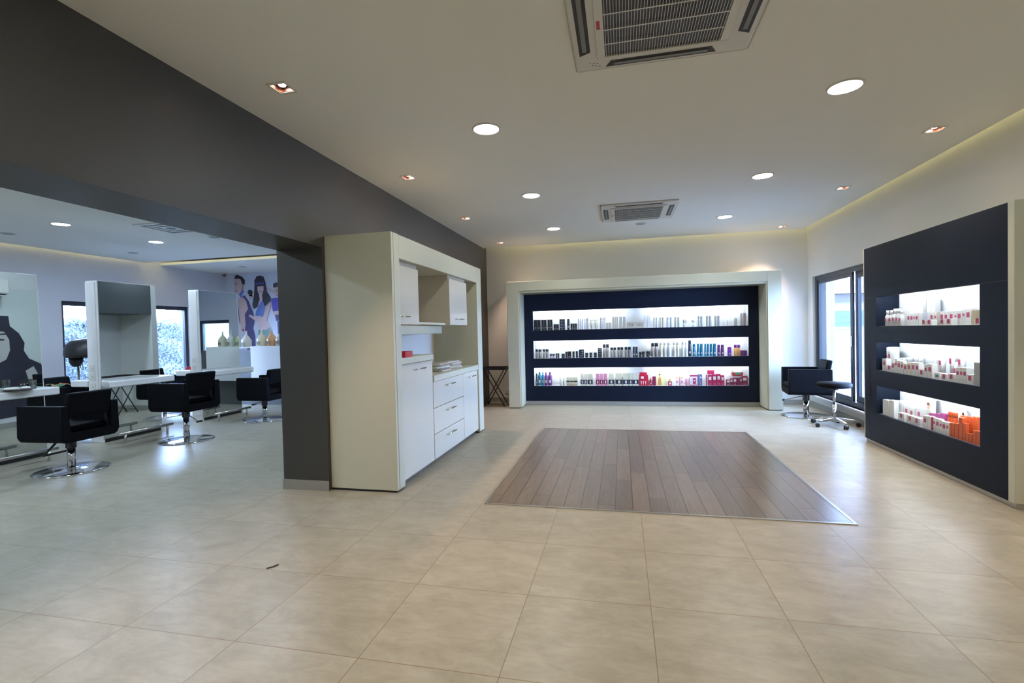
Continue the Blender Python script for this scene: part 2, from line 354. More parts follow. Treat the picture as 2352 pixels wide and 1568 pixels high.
# ---------------------------------------------------------------- outside
GROUND = mat('pale_paving', (.55, .56, .56), .8, noise=.1, nscale=4)
struct(G(GROUND).box(-30, XL-.3, -12, 30, -.2, -.05).make('ground_left')); struct(G(GROUND).box(XR_+.3, 40, -12, 45, -.2, -.05).make('ground_right'))
struct(G(GROUND).box(XL-.3, XR_+.3, YS+.3, 45, -.2, -.05).make('ground_rear')); struct(G(GROUND).box(XL-.3, XR_+.3, -14, YF-.3, -.2, -.05).make('ground_front'))
RENDER_W = mat('white_render', (.40, .41, .43), .8, noise=.03, nscale=5)
t = tag(G(RENDER_W).box(3.3, 3.66, 9.6, 10.0, -.05, 2.9, bev=.01).box(3.28, 3.68, 9.58, 10.02, 2.9, 2.98).make('outdoor_pier', shift=(3.48, 9.8, -.05)), 'white rendered pier outside the right window', 'pillar')
t = tag(G(RENDER_W).box(3.3, 14, 16, 16.2, -.05, 1.18).box(3.3, 14, 15.96, 16.24, 1.18, 1.24).make('garden_wall', shift=(8, 16.1, -.05)), 'low white garden wall outside the right window', 'wall')
b = thing('house', 'pale house with a blue-green garage door beyond the garden wall', 'house', (13.5, 31, -.05))
G(mat('house_render', (.42, .41, .40), .8, noise=.04, nscale=2)).box(-6, 6, 0, 6, 0, 3.05).make('wall', b)
G(mat('house_fascia', (.10, .10, .11), .8)).box(-6.1, 6.1, -.25, -.002, 2.62, 3.02).make('fascia', b)
G(mat('house_roof', (.36, .37, .38), .8)).prism([(-.6, 3.06), (6.3, 3.06), (3, 3.75)], 'x', -6.3, 6.3).make('roof', b)
gd = G(mat('garage_green', (.07, .12, .13), .6))
for k in range(6): gd.box(-4.6, 1.4, -.05, -.002, .05+k*.345, .05+k*.345+.33)
gd.make('garage_door', b)
LEAF = bpy.data.materials.new('hedge_leaf'); LEAF.use_nodes = True; nt = LEAF.node_tree; bs = nt.nodes['Principled BSDF']
oi = N(nt, 'ShaderNodeTexCoord'); wn = N(nt, 'ShaderNodeTexNoise'); wn.inputs['Scale'].default_value = 20; wn.inputs['Detail'].default_value = 6; nt.links.new(oi.outputs['Object'], wn.inputs['Vector'])
rp = N(nt, 'ShaderNodeValToRGB'); rp.color_ramp.elements[0].position = .36; rp.color_ramp.elements[1].position = .66; rp.color_ramp.elements[0].color = (.016, .023, .025, 1); rp.color_ramp.elements[1].color = (.085, .105, .11, 1)
nt.links.new(wn.outputs['Fac'], rp.inputs[0]); nt.links.new(rp.outputs[0], bs.inputs['Base Color']); bs.inputs['Roughness'].default_value = .6
def hedge(x, y0, y1, h, label):
    g = G(LEAF); rnd = random.Random(3)
    def fn(u, v):
        yy = y0+(y1-y0)*u; k = math.sin(yy*3.1)*.07+math.sin(yy*7.7+1)*.05
        if v < .75: zz = h*v/.75; xx = x+k*.5+.05*math.sin(zz*9+yy*4)
        else: zz = h+k*.6; xx = x-(v-.75)*3
        return (xx, yy, zz)
    g.grid(fn, 90, 24)
    for _ in range(14000):
        u, v = rnd.random(), rnd.random()*.85; p = Vector(fn(u, v)); n = Vector((rnd.uniform(.2, 1), rnd.uniform(-1, 1), rnd.uniform(-.4, 1))).normalized()
        a = n.orthogonal().normalized()*rnd.uniform(.015, .035); c = n.cross(a)*.6; p += n*.03
        f = g.bm.faces.new([g.bm.verts.new(q) for q in (p-a, p-c, p+a, p+c)])
    return tag(g.make('hedge'), label, 'hedge', kind='stuff')
hedge(-11.6, 7.0, 13.5, 1.78, 'dense clipped hedge outside the salon window')
BARK = mat('bare_bark', (.23, .20, .19), .9)
def bare_tree(x, y, s, label):
    g = G(BARK); rnd = random.Random(int(x*10+y*7))
    def br(p, d, l, r, n):
        q = p+d*l; g.cone(p, q, r, r*.65, None, 6)
        if n: 
            for _ in range(3): br(q, (d+Vector((rnd.uniform(-.7, .7), rnd.uniform(-.7, .7), rnd.uniform(-.1, .5)))).normalized(), l*.72, r*.55, n-1)
    br(Vector((x, y, -.05)), Vector((0, 0, 1)), 1.3*s, .06, 4)
    return tag(g.make('bare_tree', shift=(x, y, -.05)), label, 'tree', 'bare trees behind the hedge')
bare_tree(-14.2, 9.9, 1.15, 'bare tree behind the hedge, seen at the left of the salon window')
bare_tree(-14.8, 13.4, 1.1, 'bare tree behind the hedge, seen at the right of the salon window')

# ---------------------------------------------------------------- wooden inlay in the floor
t = thing('wood_floor_inlay', 'dark brown plank panel set into the tiled floor', 'floor panel', (.22, 5.1, 0))
G(PLANK).box(-1.265, 1.265, -1.465, 1.455, .0005, .004).make('planks', t)
g = G(STEEL)
for a in ((-1.285, -1.265, -1.485, 1.475), (1.265, 1.285, -1.485, 1.475), (-1.265, 1.265, -1.485, -1.465), (-1.265, 1.265, 1.455, 1.475)): g.box(*a, .0005, .006)
g.make('metal_edge', t)
tag(G(mat('hair', (.03, .02, .015), .6)).path([(-2.02, 2.40, .004), (-1.995, 2.425, .005), (-1.985, 2.455, .004)], .0035, None, 6).make('debris', shift=(-2.0, 2.43, 0)), 'tiny dark scrap lying on the floor tiles in the foreground', 'scrap')

# ---------------------------------------------------------------- ceiling fittings
def downlight(x, y, label, grp, lamp=LAMP):
    t = thing('downlight', label, 'ceiling light', (x, y, H), group=grp)
    G(PLAST).lathe([(.093, 0), (.108, 0), (.106, -.006), (.097, -.010), (.093, -.004)], m=0, seg=32, cap=False).make('trim_ring', t)
    G(lamp).lathe([(.0001, -.001), (.093, -.001), (.093, -.004), (.0001, -.0055)], seg=32, cap=False).make('diffuser', t)
    return t
rown = {3.64: 'nearest the camera', 5.55: 'in the middle of its row', 7.45: 'nearest the back display', 1.75: 'just behind the near air conditioner', -.14: 'over the camera'}
d0 = None
for x, side in ((-.98, 'left'), (1.46, 'right')):
    for y, w_ in rown.items():
        l = f'round glowing downlight {w_}, {side} row of the shop ceiling'
        if d0 is None: d0 = downlight(x, y, l, 'round downlights')
        else: dup(d0, (x, y, H), 0, l)
d1 = None
for y, w_ in ((6.36, 'far one of the row'), (5.01, 'second from the far end'), (3.66, 'above the nearest station'), (2.3, 'left of the beam'), (.95, 'beside the camera'), (-.6, 'towards the front wall')):
    l = f'round downlight in the salon ceiling by the mirror stations, {w_}'
    if d1 is None: d1 = downlight(-7.18, y, l, 'round salon downlights', LAMPC)
    else: dup(d1, (-7.18, y, H), 0, l)
for y, w_ in ((7.2, 'farthest'), (5.7, 'second farthest'), (4.2, 'third farthest'), (2.7, 'fourth farthest'), (1.2, 'fifth farthest'), (-.3, 'nearest the front wall')): dup(d1, (-4.75, y, H), 0, f'added fill downlight in an unseen row behind the beam, {w_}')  # unseen extra lamp row, added to brighten the salon
def spot(x, y, label, aim=(0, 0), e=1.0):
    t = thing('recessed_spot', label, 'ceiling light', (x, y, H), group='square recessed spots')
    g = G(PLAST); r = .058
    for a in ((-.066, .066, -.066, -.05), (-.066, .066, .05, .066), (-.066, -.05, -.05, .05), (.05, .066, -.05, .05)): g.box(*a, -.005, .0)
    g.make('trim_frame', t)
    g = G(HOTREF); q = .05
    for a in ((-q, -q+.004, -q, q), (q-.004, q, -q, q), (-q, q, -q, -q+.004), (-q, q, q-.004, q)): g.box(*a, .0, .07)
    g.make('reflector', t)
    G(BLACKP).box(-.05, .05, -.05, .05, .07, .075).make('backplate', t)
    G(DARKM).lathe([(.030, .02), (.034, .03), (.026, .065), (.02, .07)], seg=16).make('lamp_holder', t)
    G(BULB).lathe([(.0001, .012), (.022, .014), (.024, .02), (.0001, .021)], seg=16, cap=False).make('bulb', t)
    ld = bpy.data.lights.new('halogen', 'SPOT'); ld.energy = L_SPOT*e; ld.color = (1, .70, .52); ld.spot_size = 1.5; ld.spot_blend = .55; ld.shadow_soft_size = .02
    lo = bpy.data.objects.new('halogen_light', ld); COL.objects.link(lo); lo.parent = t; lo.location = (0, 0, .0); lo.rotation_euler = (aim[0], aim[1], 0)
    return t
for i, (x, y) in enumerate(SPOT_L): spot(x, y, f'square recessed halogen spot by the charcoal beam, {("nearest the front wall", "glaring with a bright star", "beside the white cabinet", "above the far end of the cabinet", "in the corner by the back wall")[i]}', (0, -.25))
for i, (x, y) in enumerate(SPOT_R): spot(x, y, f'square recessed halogen spot by the right wall, {("beyond the frame", "closest to the right edge", "above the product display", "above the black salon chair")[i]}', (0, .25))
spot(*SPOT_S[0], 'square recessed halogen spot in the far salon ceiling', (0, 0), .6)
def detector(x, y, label, r=.08):
    t = thing('ceiling_speaker', label, 'speaker', (x, y, H), group='round ceiling speakers')
    G(GREYP if False else mat('speaker_mesh', (.42, .44, .44), .7)).lathe([(.0001, -.001), (r*.86, -.001), (r*.86, -.007), (.0001, -.010)], seg=24, cap=False).make('grille', t)
    G(PLAST).lathe([(r*.86, 0), (r, 0), (r*.97, -.006), (r*.86, -.009)], seg=24, cap=False).make('rim', t)
detector(.31, 7.52, 'pale round ceiling speaker beyond the far air conditioner')
detector(-8.43, 7.02, 'pale round ceiling speaker near the salon window wall', .085); detector(-6.05, 6.33, 'pale round ceiling speaker beside the salon air vent', .085)
detector(-8.45, 5.22, 'pale round ceiling speaker at the left edge of the picture', .085); detector(-8.05, 9.15, 'pale round ceiling speaker in the far salon ceiling', .085)
def cassette(x, y, label):
    t = thing('ceiling_air_conditioner', label, 'air conditioner', (x, y, H), group='ceiling cassette units')
    g = G(PLAST); g.box(-.475, .475, -.475, .475, -.022, 0, bev=.018, seg=3); g.make('panel', t)
    g = G(PLAST)
    for a in ((-.345, .345, -.345, -.315), (-.345, .345, .315, .345), (-.345, -.30, -.315, .315), (.30, .345, -.315, .315)): g.box(*a, -.036, -.022, bev=.004)
    g.make('grille_frame', t)
    G(BLACKP).box(-.30, .30, -.315, .315, -.027, -.0225).make('intake', t)
    g = G(PLAST)
    for i in range(42): xx = -.293+i*.586/41; g.box(xx-.0013, xx+.0013, -.315, .315, -.036, -.0335)
    for yy in (-.19, -.063, .063, .19): g.box(-.30, .30, yy-.004, yy+.004, -.0375, -.0362)
    g.make('grille', t)
    for k in range(4):
        s = .41; a = k*PI/2; m_ = Matrix.Rotation(a, 4, 'Z')
        g = G(mat('outlet_dark', (.03, .03, .03), .6)); g.prism([(-.30, -.03), (.30, -.03), (.27, .03), (-.27, .03)], 'z', -.024, -.0222); bmesh.ops.translate(g.bm, verts=g.bm.verts[:], vec=(0, -s, 0)); g.bm.transform(m_); g.make('air_outlet', t)
        g = G(GREYP); g.box(-.255, .255, -s-.012, -s+.012, -.029, -.0245, bev=.002); g.bm.transform(m_); g.make('louvre', t)
    G(mat('red_sticker', (.45, .03, .04), .5)).box(-.335, -.318, -.02, .05, -.0372, -.0362).make('sticker', t)
    g = G(DARKM)
    for i in range(6): g.box(-.39+(i % 3)*.02+(i//3)*.012, -.383+(i % 3)*.02+(i//3)*.012, .375+(i//3)*.03+(i%3)*.008, .381+(i//3)*.03+(i%3)*.008, -.0235, -.0222)
    g.make('indicator_lights', t)
    return t
ac = cassette(.24, 2.50, 'large ceiling air conditioner at the top edge of the picture')
dup(ac, (.24, 6.72, H), 0, 'ceiling air conditioner farther away towards the back display')
t = thing('ceiling_vent', 'square white air vent in the salon ceiling', 'vent', (-6.08, 5.62, H))
g = G(PLAST)
for k, r in enumerate((.30, .20, .11)):
    z = -.012+k*.0; i = r-.05
    for a in ((-r, r, -r, -i), (-r, r, i, r), (-r, -i, -i, i), (i, r, -i, i)): g.box(*a, -.014, -.002 if k else 0)
g.make('louvre_frame', t); G(BLACKP).box(-.25, .25, -.25, .25, -.004, -.0005).make('duct_opening', t)
t = thing('security_camera', 'small black dome camera in the salon ceiling corner', 'camera', (-9.30, 9.98, H))
G(PLAST).lathe([(.0001, 0), (.055, 0), (.055, -.03), (.0001, -.03)], seg=20, cap=False).make('mount', t); G(BLACKP).ball((0, 0, -.03), .045, u=18, v=10).make('dome', t)

BACK = [
 (0, 0.164, 0.222, 0.191, 'box', 'black', 'black carton'), (0, 0.227, 0.285, 0.19, 'box', 'black', 'black carton'), (0, 0.3, 0.346, 0.189, 'box', 'black', 'black carton'), (0, 0.35, 0.396, 0.188, 'box', 'black', 'black carton'),
 (0, 0.413, 0.456, 0.191, 'box', 'black', 'black carton'), (0, 0.46, 0.502, 0.191, 'box', 'black', 'black carton'), (0, 0.523, 0.566, 0.104, 'box', 'black', 'squat black carton'), (0, 0.57, 0.615, 0.103, 'box', 'black', 'squat black carton'),
 (0, 0.63, 0.676, 0.194, 'box', 'navy', 'white-dotted navy carton'), (0, 0.68, 0.726, 0.194, 'box', 'navy', 'white-dotted navy carton'), (0, 0.765, 0.811, 0.195, 'tubeup', 'black', 'slim black tube'), (0, 0.826, 0.861, 0.108, 'box', 'black', 'squat black carton'),
 (0, 0.865, 0.9, 0.108, 'box', 'black', 'squat black carton'), (0, 0.904, 0.94, 0.107, 'box', 'black', 'squat black carton'), (0, 0.96, 0.985, 0.196, 'bottle', 'grey', 'slim grey bottle'), (0, 0.999, 1.024, 0.194, 'bottle', 'lilac', 'pale lilac bottle'),
 (0, 1.032, 1.057, 0.194, 'bottle', 'lilac', 'pale lilac bottle'), (0, 1.078, 1.099, 0.193, 'bottle', 'lilac', 'pale lilac bottle'), (0, 1.106, 1.143, 0.199, 'bottle', 'grey', 'slim grey bottle'), (0, 1.17, 1.233, 0.164, 'tube', 'beige', 'beige tapered tube'),
 (0, 1.245, 1.312, 0.166, 'tube', 'beige', 'beige tapered tube'), (0, 1.348, 1.38, 0.204, 'bottle', 'grey', 'slim grey bottle'), (0, 1.391, 1.416, 0.206, 'bottle', 'lilac', 'pale lilac bottle'), (0, 1.423, 1.443, 0.205, 'bottle', 'lilac', 'pale lilac bottle'),
 (0, 1.451, 1.491, 0.11, 'box', 'beige', 'small beige carton'), (0, 1.496, 1.537, 0.11, 'box', 'beige', 'small beige carton'), (0, 1.558, 1.59, 0.209, 'box', 'beige', 'tall beige carton'), (0, 1.593, 1.625, 0.209, 'box', 'beige', 'tall beige carton'),
 (0, 1.628, 1.658, 0.208, 'box', 'beige', 'tall beige carton'), (0, 1.679, 1.729, 0.208, 'box', 'beige', 'tall beige carton'), (0, 1.742, 1.784, 0.207, 'box', 'beige', 'tall beige carton'), (0, 1.807, 1.946, 0.106, 'pbox', 'beige', 'low wide cream carton'),
 (0, 1.951, 2.093, 0.105, 'pbox', 'beige', 'low wide cream carton'), (0, 2.098, 2.134, 0.223, 'box', 'white', 'tall white carton'), (0, 2.155, 2.201, 0.222, 'box', 'white', 'tall white carton'), (0, 2.255, 2.285, 0.179, 'bottle', 'beige', 'slim beige bottle'),
 (0, 2.293, 2.328, 0.178, 'bottle', 'lilac', 'pale lilac bottle'), (0, 2.356, 2.389, 0.182, 'bottle', 'beige', 'slim beige bottle'), (0, 2.396, 2.431, 0.181, 'bottle', 'beige', 'slim beige bottle'), (0, 2.473, 2.523, 0.18, 'bottle', 'lilac', 'pale lilac bottle'),
 (0, 2.531, 2.564, 0.179, 'bottle', 'grey', 'slim grey bottle'), (0, 2.602, 2.64, 0.178, 'bottle', 'grey', 'slim grey bottle'), (0, 2.652, 2.687, 0.178, 'bottle', 'grey', 'slim grey bottle'), (0, 2.74, 2.776, 0.126, 'jar', 'grey', 'small grey jar'),
 (0, 2.786, 2.808, 0.126, 'jar', 'white', 'small white jar'), (0, 2.886, 2.957, 0.124, 'jar', 'white', 'small white jar'), (0, 2.98, 3.018, 0.181, 'bottle', 'grey', 'slim grey bottle'), (0, 3.024, 3.065, 0.181, 'bottle', 'grey', 'slim grey bottle'),
 (0, 3.115, 3.156, 0.184, 'bottle', 'grey', 'slim grey bottle'), (0, 3.161, 3.201, 0.183, 'bottle', 'grey', 'slim grey bottle'), (0, 3.249, 3.289, 0.184, 'bottle', 'grey', 'slim grey bottle'), (0, 3.295, 3.335, 0.183, 'bottle', 'grey', 'slim grey bottle'),
 (0, 3.377, 3.422, 0.164, 'tube', 'white', 'white tapered tube'), (0, 3.444, 3.485, 0.163, 'tube', 'white', 'white tapered tube'), (0, 3.558, 3.608, 0.182, 'pump', 'grey', 'grey pump bottle'), (0, 3.654, 3.687, 0.21, 'bottle', 'grey', 'slim grey bottle'),
 (0, 3.702, 3.746, 0.209, 'bottle', 'mauve', 'mauve bottle'), (1, 0.179, 0.229, 0.164, 'capbox', 'taupe', 'black-topped taupe bottle'), (1, 0.234, 0.293, 0.163, 'capbox', 'taupe', 'black-topped taupe bottle'), (1, 0.31, 0.36, 0.165, 'capbox', 'taupe', 'black-topped taupe bottle'),
 (1, 0.365, 0.421, 0.164, 'capbox', 'taupe', 'black-topped taupe bottle'), (1, 0.443, 0.488, 0.074, 'jar', 'mauvejar', 'mauve jar with black lid'), (1, 0.492, 0.533, 0.074, 'jar', 'mauvejar', 'mauve jar with black lid'), (1, 0.548, 0.58, 0.086, 'jar', 'black', 'small black jar'),
 (1, 0.584, 0.615, 0.086, 'jar', 'black', 'small black jar'), (1, 0.65, 0.715, 0.077, 'jar', 'black', 'small black jar'), (1, 0.721, 0.762, 0.114, 'jar', 'black', 'small black jar'), (1, 0.765, 0.828, 0.118, 'box', 'black', 'squat black carton'),
 (1, 0.848, 0.89, 0.118, 'jar', 'black', 'small black jar'), (1, 0.905, 0.95, 0.121, 'jar', 'black', 'small black jar'), (1, 0.964, 1.053, 0.148, 'box', 'navy', 'white-dotted navy carton'), (1, 1.074, 1.131, 0.089, 'jar', 'black', 'small black jar'),
 (1, 1.149, 1.199, 0.091, 'jar', 'black', 'small black jar'), (1, 1.227, 1.28, 0.09, 'jar', 'black', 'small black jar'), (1, 1.299, 1.368, 0.169, 'pbox', 'black', 'black striped carton'), (1, 1.389, 1.438, 0.235, 'capbox', 'taupe', 'tall taupe bottle'),
 (1, 1.443, 1.493, 0.235, 'capbox', 'taupe', 'tall taupe bottle'), (1, 1.516, 1.565, 0.178, 'capbox', 'taupe', 'black-topped taupe bottle'), (1, 1.57, 1.617, 0.177, 'capbox', 'taupe', 'black-topped taupe bottle'), (1, 1.636, 1.685, 0.179, 'capbox', 'taupe', 'black-topped taupe bottle'),
 (1, 1.69, 1.74, 0.179, 'capbox', 'taupe', 'black-topped taupe bottle'), (1, 1.76, 1.813, 0.181, 'capbox', 'taupe', 'black-topped taupe bottle'), (1, 1.818, 1.871, 0.181, 'capbox', 'taupe', 'black-topped taupe bottle'), (1, 1.898, 1.938, 0.183, 'bottle', 'black', 'plain black bottle'),
 (1, 1.942, 1.987, 0.183, 'bottle', 'black', 'plain black bottle'), (1, 2.005, 2.049, 0.093, 'jar', 'black', 'small black jar'), (1, 2.054, 2.105, 0.097, 'jar', 'black', 'small black jar'), (1, 2.126, 2.189, 0.101, 'jar', 'black', 'small black jar'),
 (1, 2.21, 2.265, 0.242, 'capbox', 'taupe', 'tall taupe bottle'), (1, 2.27, 2.332, 0.242, 'capbox', 'taupe', 'tall taupe bottle'), (1, 2.347, 2.402, 0.266, 'bottle', 'beige', 'tall beige bottle'), (1, 2.412, 2.465, 0.266, 'bottle', 'beige', 'tall beige bottle'),
 (1, 2.481, 2.552, 0.261, 'bottle', 'lilac', 'pale lilac bottle'), (1, 2.569, 2.622, 0.268, 'bottle', 'beige', 'tall beige bottle'), (1, 2.627, 2.677, 0.267, 'bottle', 'beige', 'tall beige bottle'), (1, 2.711, 2.757, 0.268, 'bottle', 'beige', 'tall beige bottle'),
 (1, 2.769, 2.812, 0.264, 'bottle', 'lilac', 'pale lilac bottle'), (1, 2.821, 2.874, 0.278, 'bottle', 'navy', 'tall navy bottle'), (1, 2.893, 2.94, 0.217, 'bottle', 'teal', 'plain teal bottle'), (1, 2.961, 3.008, 0.219, 'bottle', 'teal', 'plain teal bottle'),
 (1, 3.012, 3.059, 0.219, 'bottle', 'teal', 'plain teal bottle'), (1, 3.08, 3.115, 0.216, 'bottle', 'teal', 'plain teal bottle'), (1, 3.12, 3.16, 0.216, 'bottle', 'teal', 'plain teal bottle'), (1, 3.165, 3.215, 0.217, 'bottle', 'teal', 'plain teal bottle'),
 (1, 3.22, 3.272, 0.217, 'bottle', 'teal', 'plain teal bottle'), (1, 3.287, 3.34, 0.194, 'bottle', 'purple', 'deep purple bottle'), (1, 3.345, 3.397, 0.193, 'bottle', 'purple', 'deep purple bottle'), (1, 3.449, 3.515, 0.151, 'bottle', 'violet', 'bright violet bottle'),
 (1, 3.55, 3.596, 0.188, 'capbox', 'orange', 'purple-capped orange bottle'), (1, 3.601, 3.647, 0.187, 'capbox', 'orange', 'purple-capped orange bottle'), (1, 3.652, 3.704, 0.091, 'box', 'purple', 'small purple carton'), (1, 3.707, 3.75, 0.091, 'box', 'purple', 'small purple carton'),
 (2, 0.18, 0.211, 0.218, 'bottle', 'black', 'plain black bottle'), (2, 0.216, 0.277, 0.247, 'neck', 'teal', 'teal shampoo bottle'), (2, 0.285, 0.329, 0.247, 'neck', 'teal', 'teal shampoo bottle'), (2, 0.334, 0.392, 0.243, 'neck', 'purple', 'purple shampoo bottle'),
 (2, 0.397, 0.473, 0.247, 'neck', 'purple', 'purple shampoo bottle'), (2, 0.61, 0.652, 0.205, 'pump', 'beige', 'cream pump bottle'), (2, 0.667, 0.711, 0.205, 'pump', 'beige', 'cream pump bottle'), (2, 0.732, 0.797, 0.153, 'sbox', 'cream', 'short cream banded carton'),
 (2, 0.802, 0.848, 0.151, 'sbox', 'cream', 'short cream banded carton'), (2, 0.853, 0.93, 0.151, 'sbox', 'cream', 'short cream banded carton'), (2, 0.984, 1.042, 0.218, 'sbox2', 'cream', 'cream and navy carton'), (2, 1.049, 1.104, 0.218, 'sbox2', 'cream', 'cream and navy carton'),
 (2, 1.111, 1.199, 0.218, 'sbox2', 'cream', 'cream and navy carton'), (2, 1.254, 1.316, 0.214, 'sbox2', 'pink', 'pink and plum carton'), (2, 1.321, 1.383, 0.214, 'sbox2', 'pink', 'pink and plum carton'), (2, 1.388, 1.454, 0.214, 'sbox2', 'pink', 'pink and plum carton'),
 (2, 1.476, 1.568, 0.218, 'sbox2', 'cream', 'cream and navy carton'), (2, 1.596, 1.713, 0.218, 'sbox2', 'cream', 'cream and navy carton'), (2, 1.725, 1.817, 0.216, 'sbox2', 'cream', 'cream and navy carton'), (2, 1.824, 1.884, 0.216, 'sbox2', 'cream', 'cream and navy carton'),
 (2, 1.889, 1.986, 0.214, 'sbox2', 'cream', 'cream and navy carton'), (2, 1.997, 2.159, 0.226, 'stand', 'red', 'red stepped display stand'), (2, 2.172, 2.215, 0.122, 'neck', 'red', 'small red bottle'), (2, 2.222, 2.278, 0.155, 'box', 'maroon', 'narrow maroon carton'),
 (2, 2.285, 2.468, 0.243, 'card', 'yellow', 'yellow pictorial counter card'), (2, 2.481, 2.545, 0.114, 'perf', 'red', 'red and gold bottle'), (2, 2.61, 2.645, 0.151, 'lolly', 'pink', 'pink topped applicator'), (2, 2.659, 2.685, 0.147, 'box', 'pink', 'narrow pink carton'),
 (2, 2.694, 2.726, 0.151, 'lolly', 'pink', 'pink topped applicator'), (2, 2.765, 2.829, 0.172, 'pump', 'pink', 'pink pump bottle'), (2, 2.836, 2.961, 0.18, 'pbox', 'redw', 'red and white printed carton'), (2, 2.965, 3.034, 0.189, 'pbox', 'blue', 'blue carton with orange figure'),
 (2, 3.099, 3.113, 0.185, 'box', 'maroon', 'narrow maroon carton'), (2, 3.128, 3.193, 0.18, 'lbox', 'crimson', 'crimson carton with white label'), (2, 3.198, 3.267, 0.189, 'lbox', 'crimson', 'crimson carton with white label'), (2, 3.27, 3.33, 0.197, 'lbox', 'crimson', 'crimson carton with white label'),
 (2, 3.333, 3.389, 0.172, 'lbox', 'crimson', 'crimson carton with white label'), (2, 3.42, 3.472, 0.101, 'lbox', 'plum', 'plum carton with white label'), (2, 3.483, 3.522, 0.118, 'lbox', 'plum', 'plum carton with white label'), (2, 3.529, 3.584, 0.126, 'lbox', 'plum', 'plum carton with white label'),
 (2, 3.589, 3.629, 0.126, 'box', 'plum', 'plain plum carton'), (2, 3.633, 3.661, 0.134, 'lbox', 'plum', 'plum carton with white label'), (2, 3.666, 3.75, 0.159, 'lbox', 'plum', 'plum carton with white label'),
]
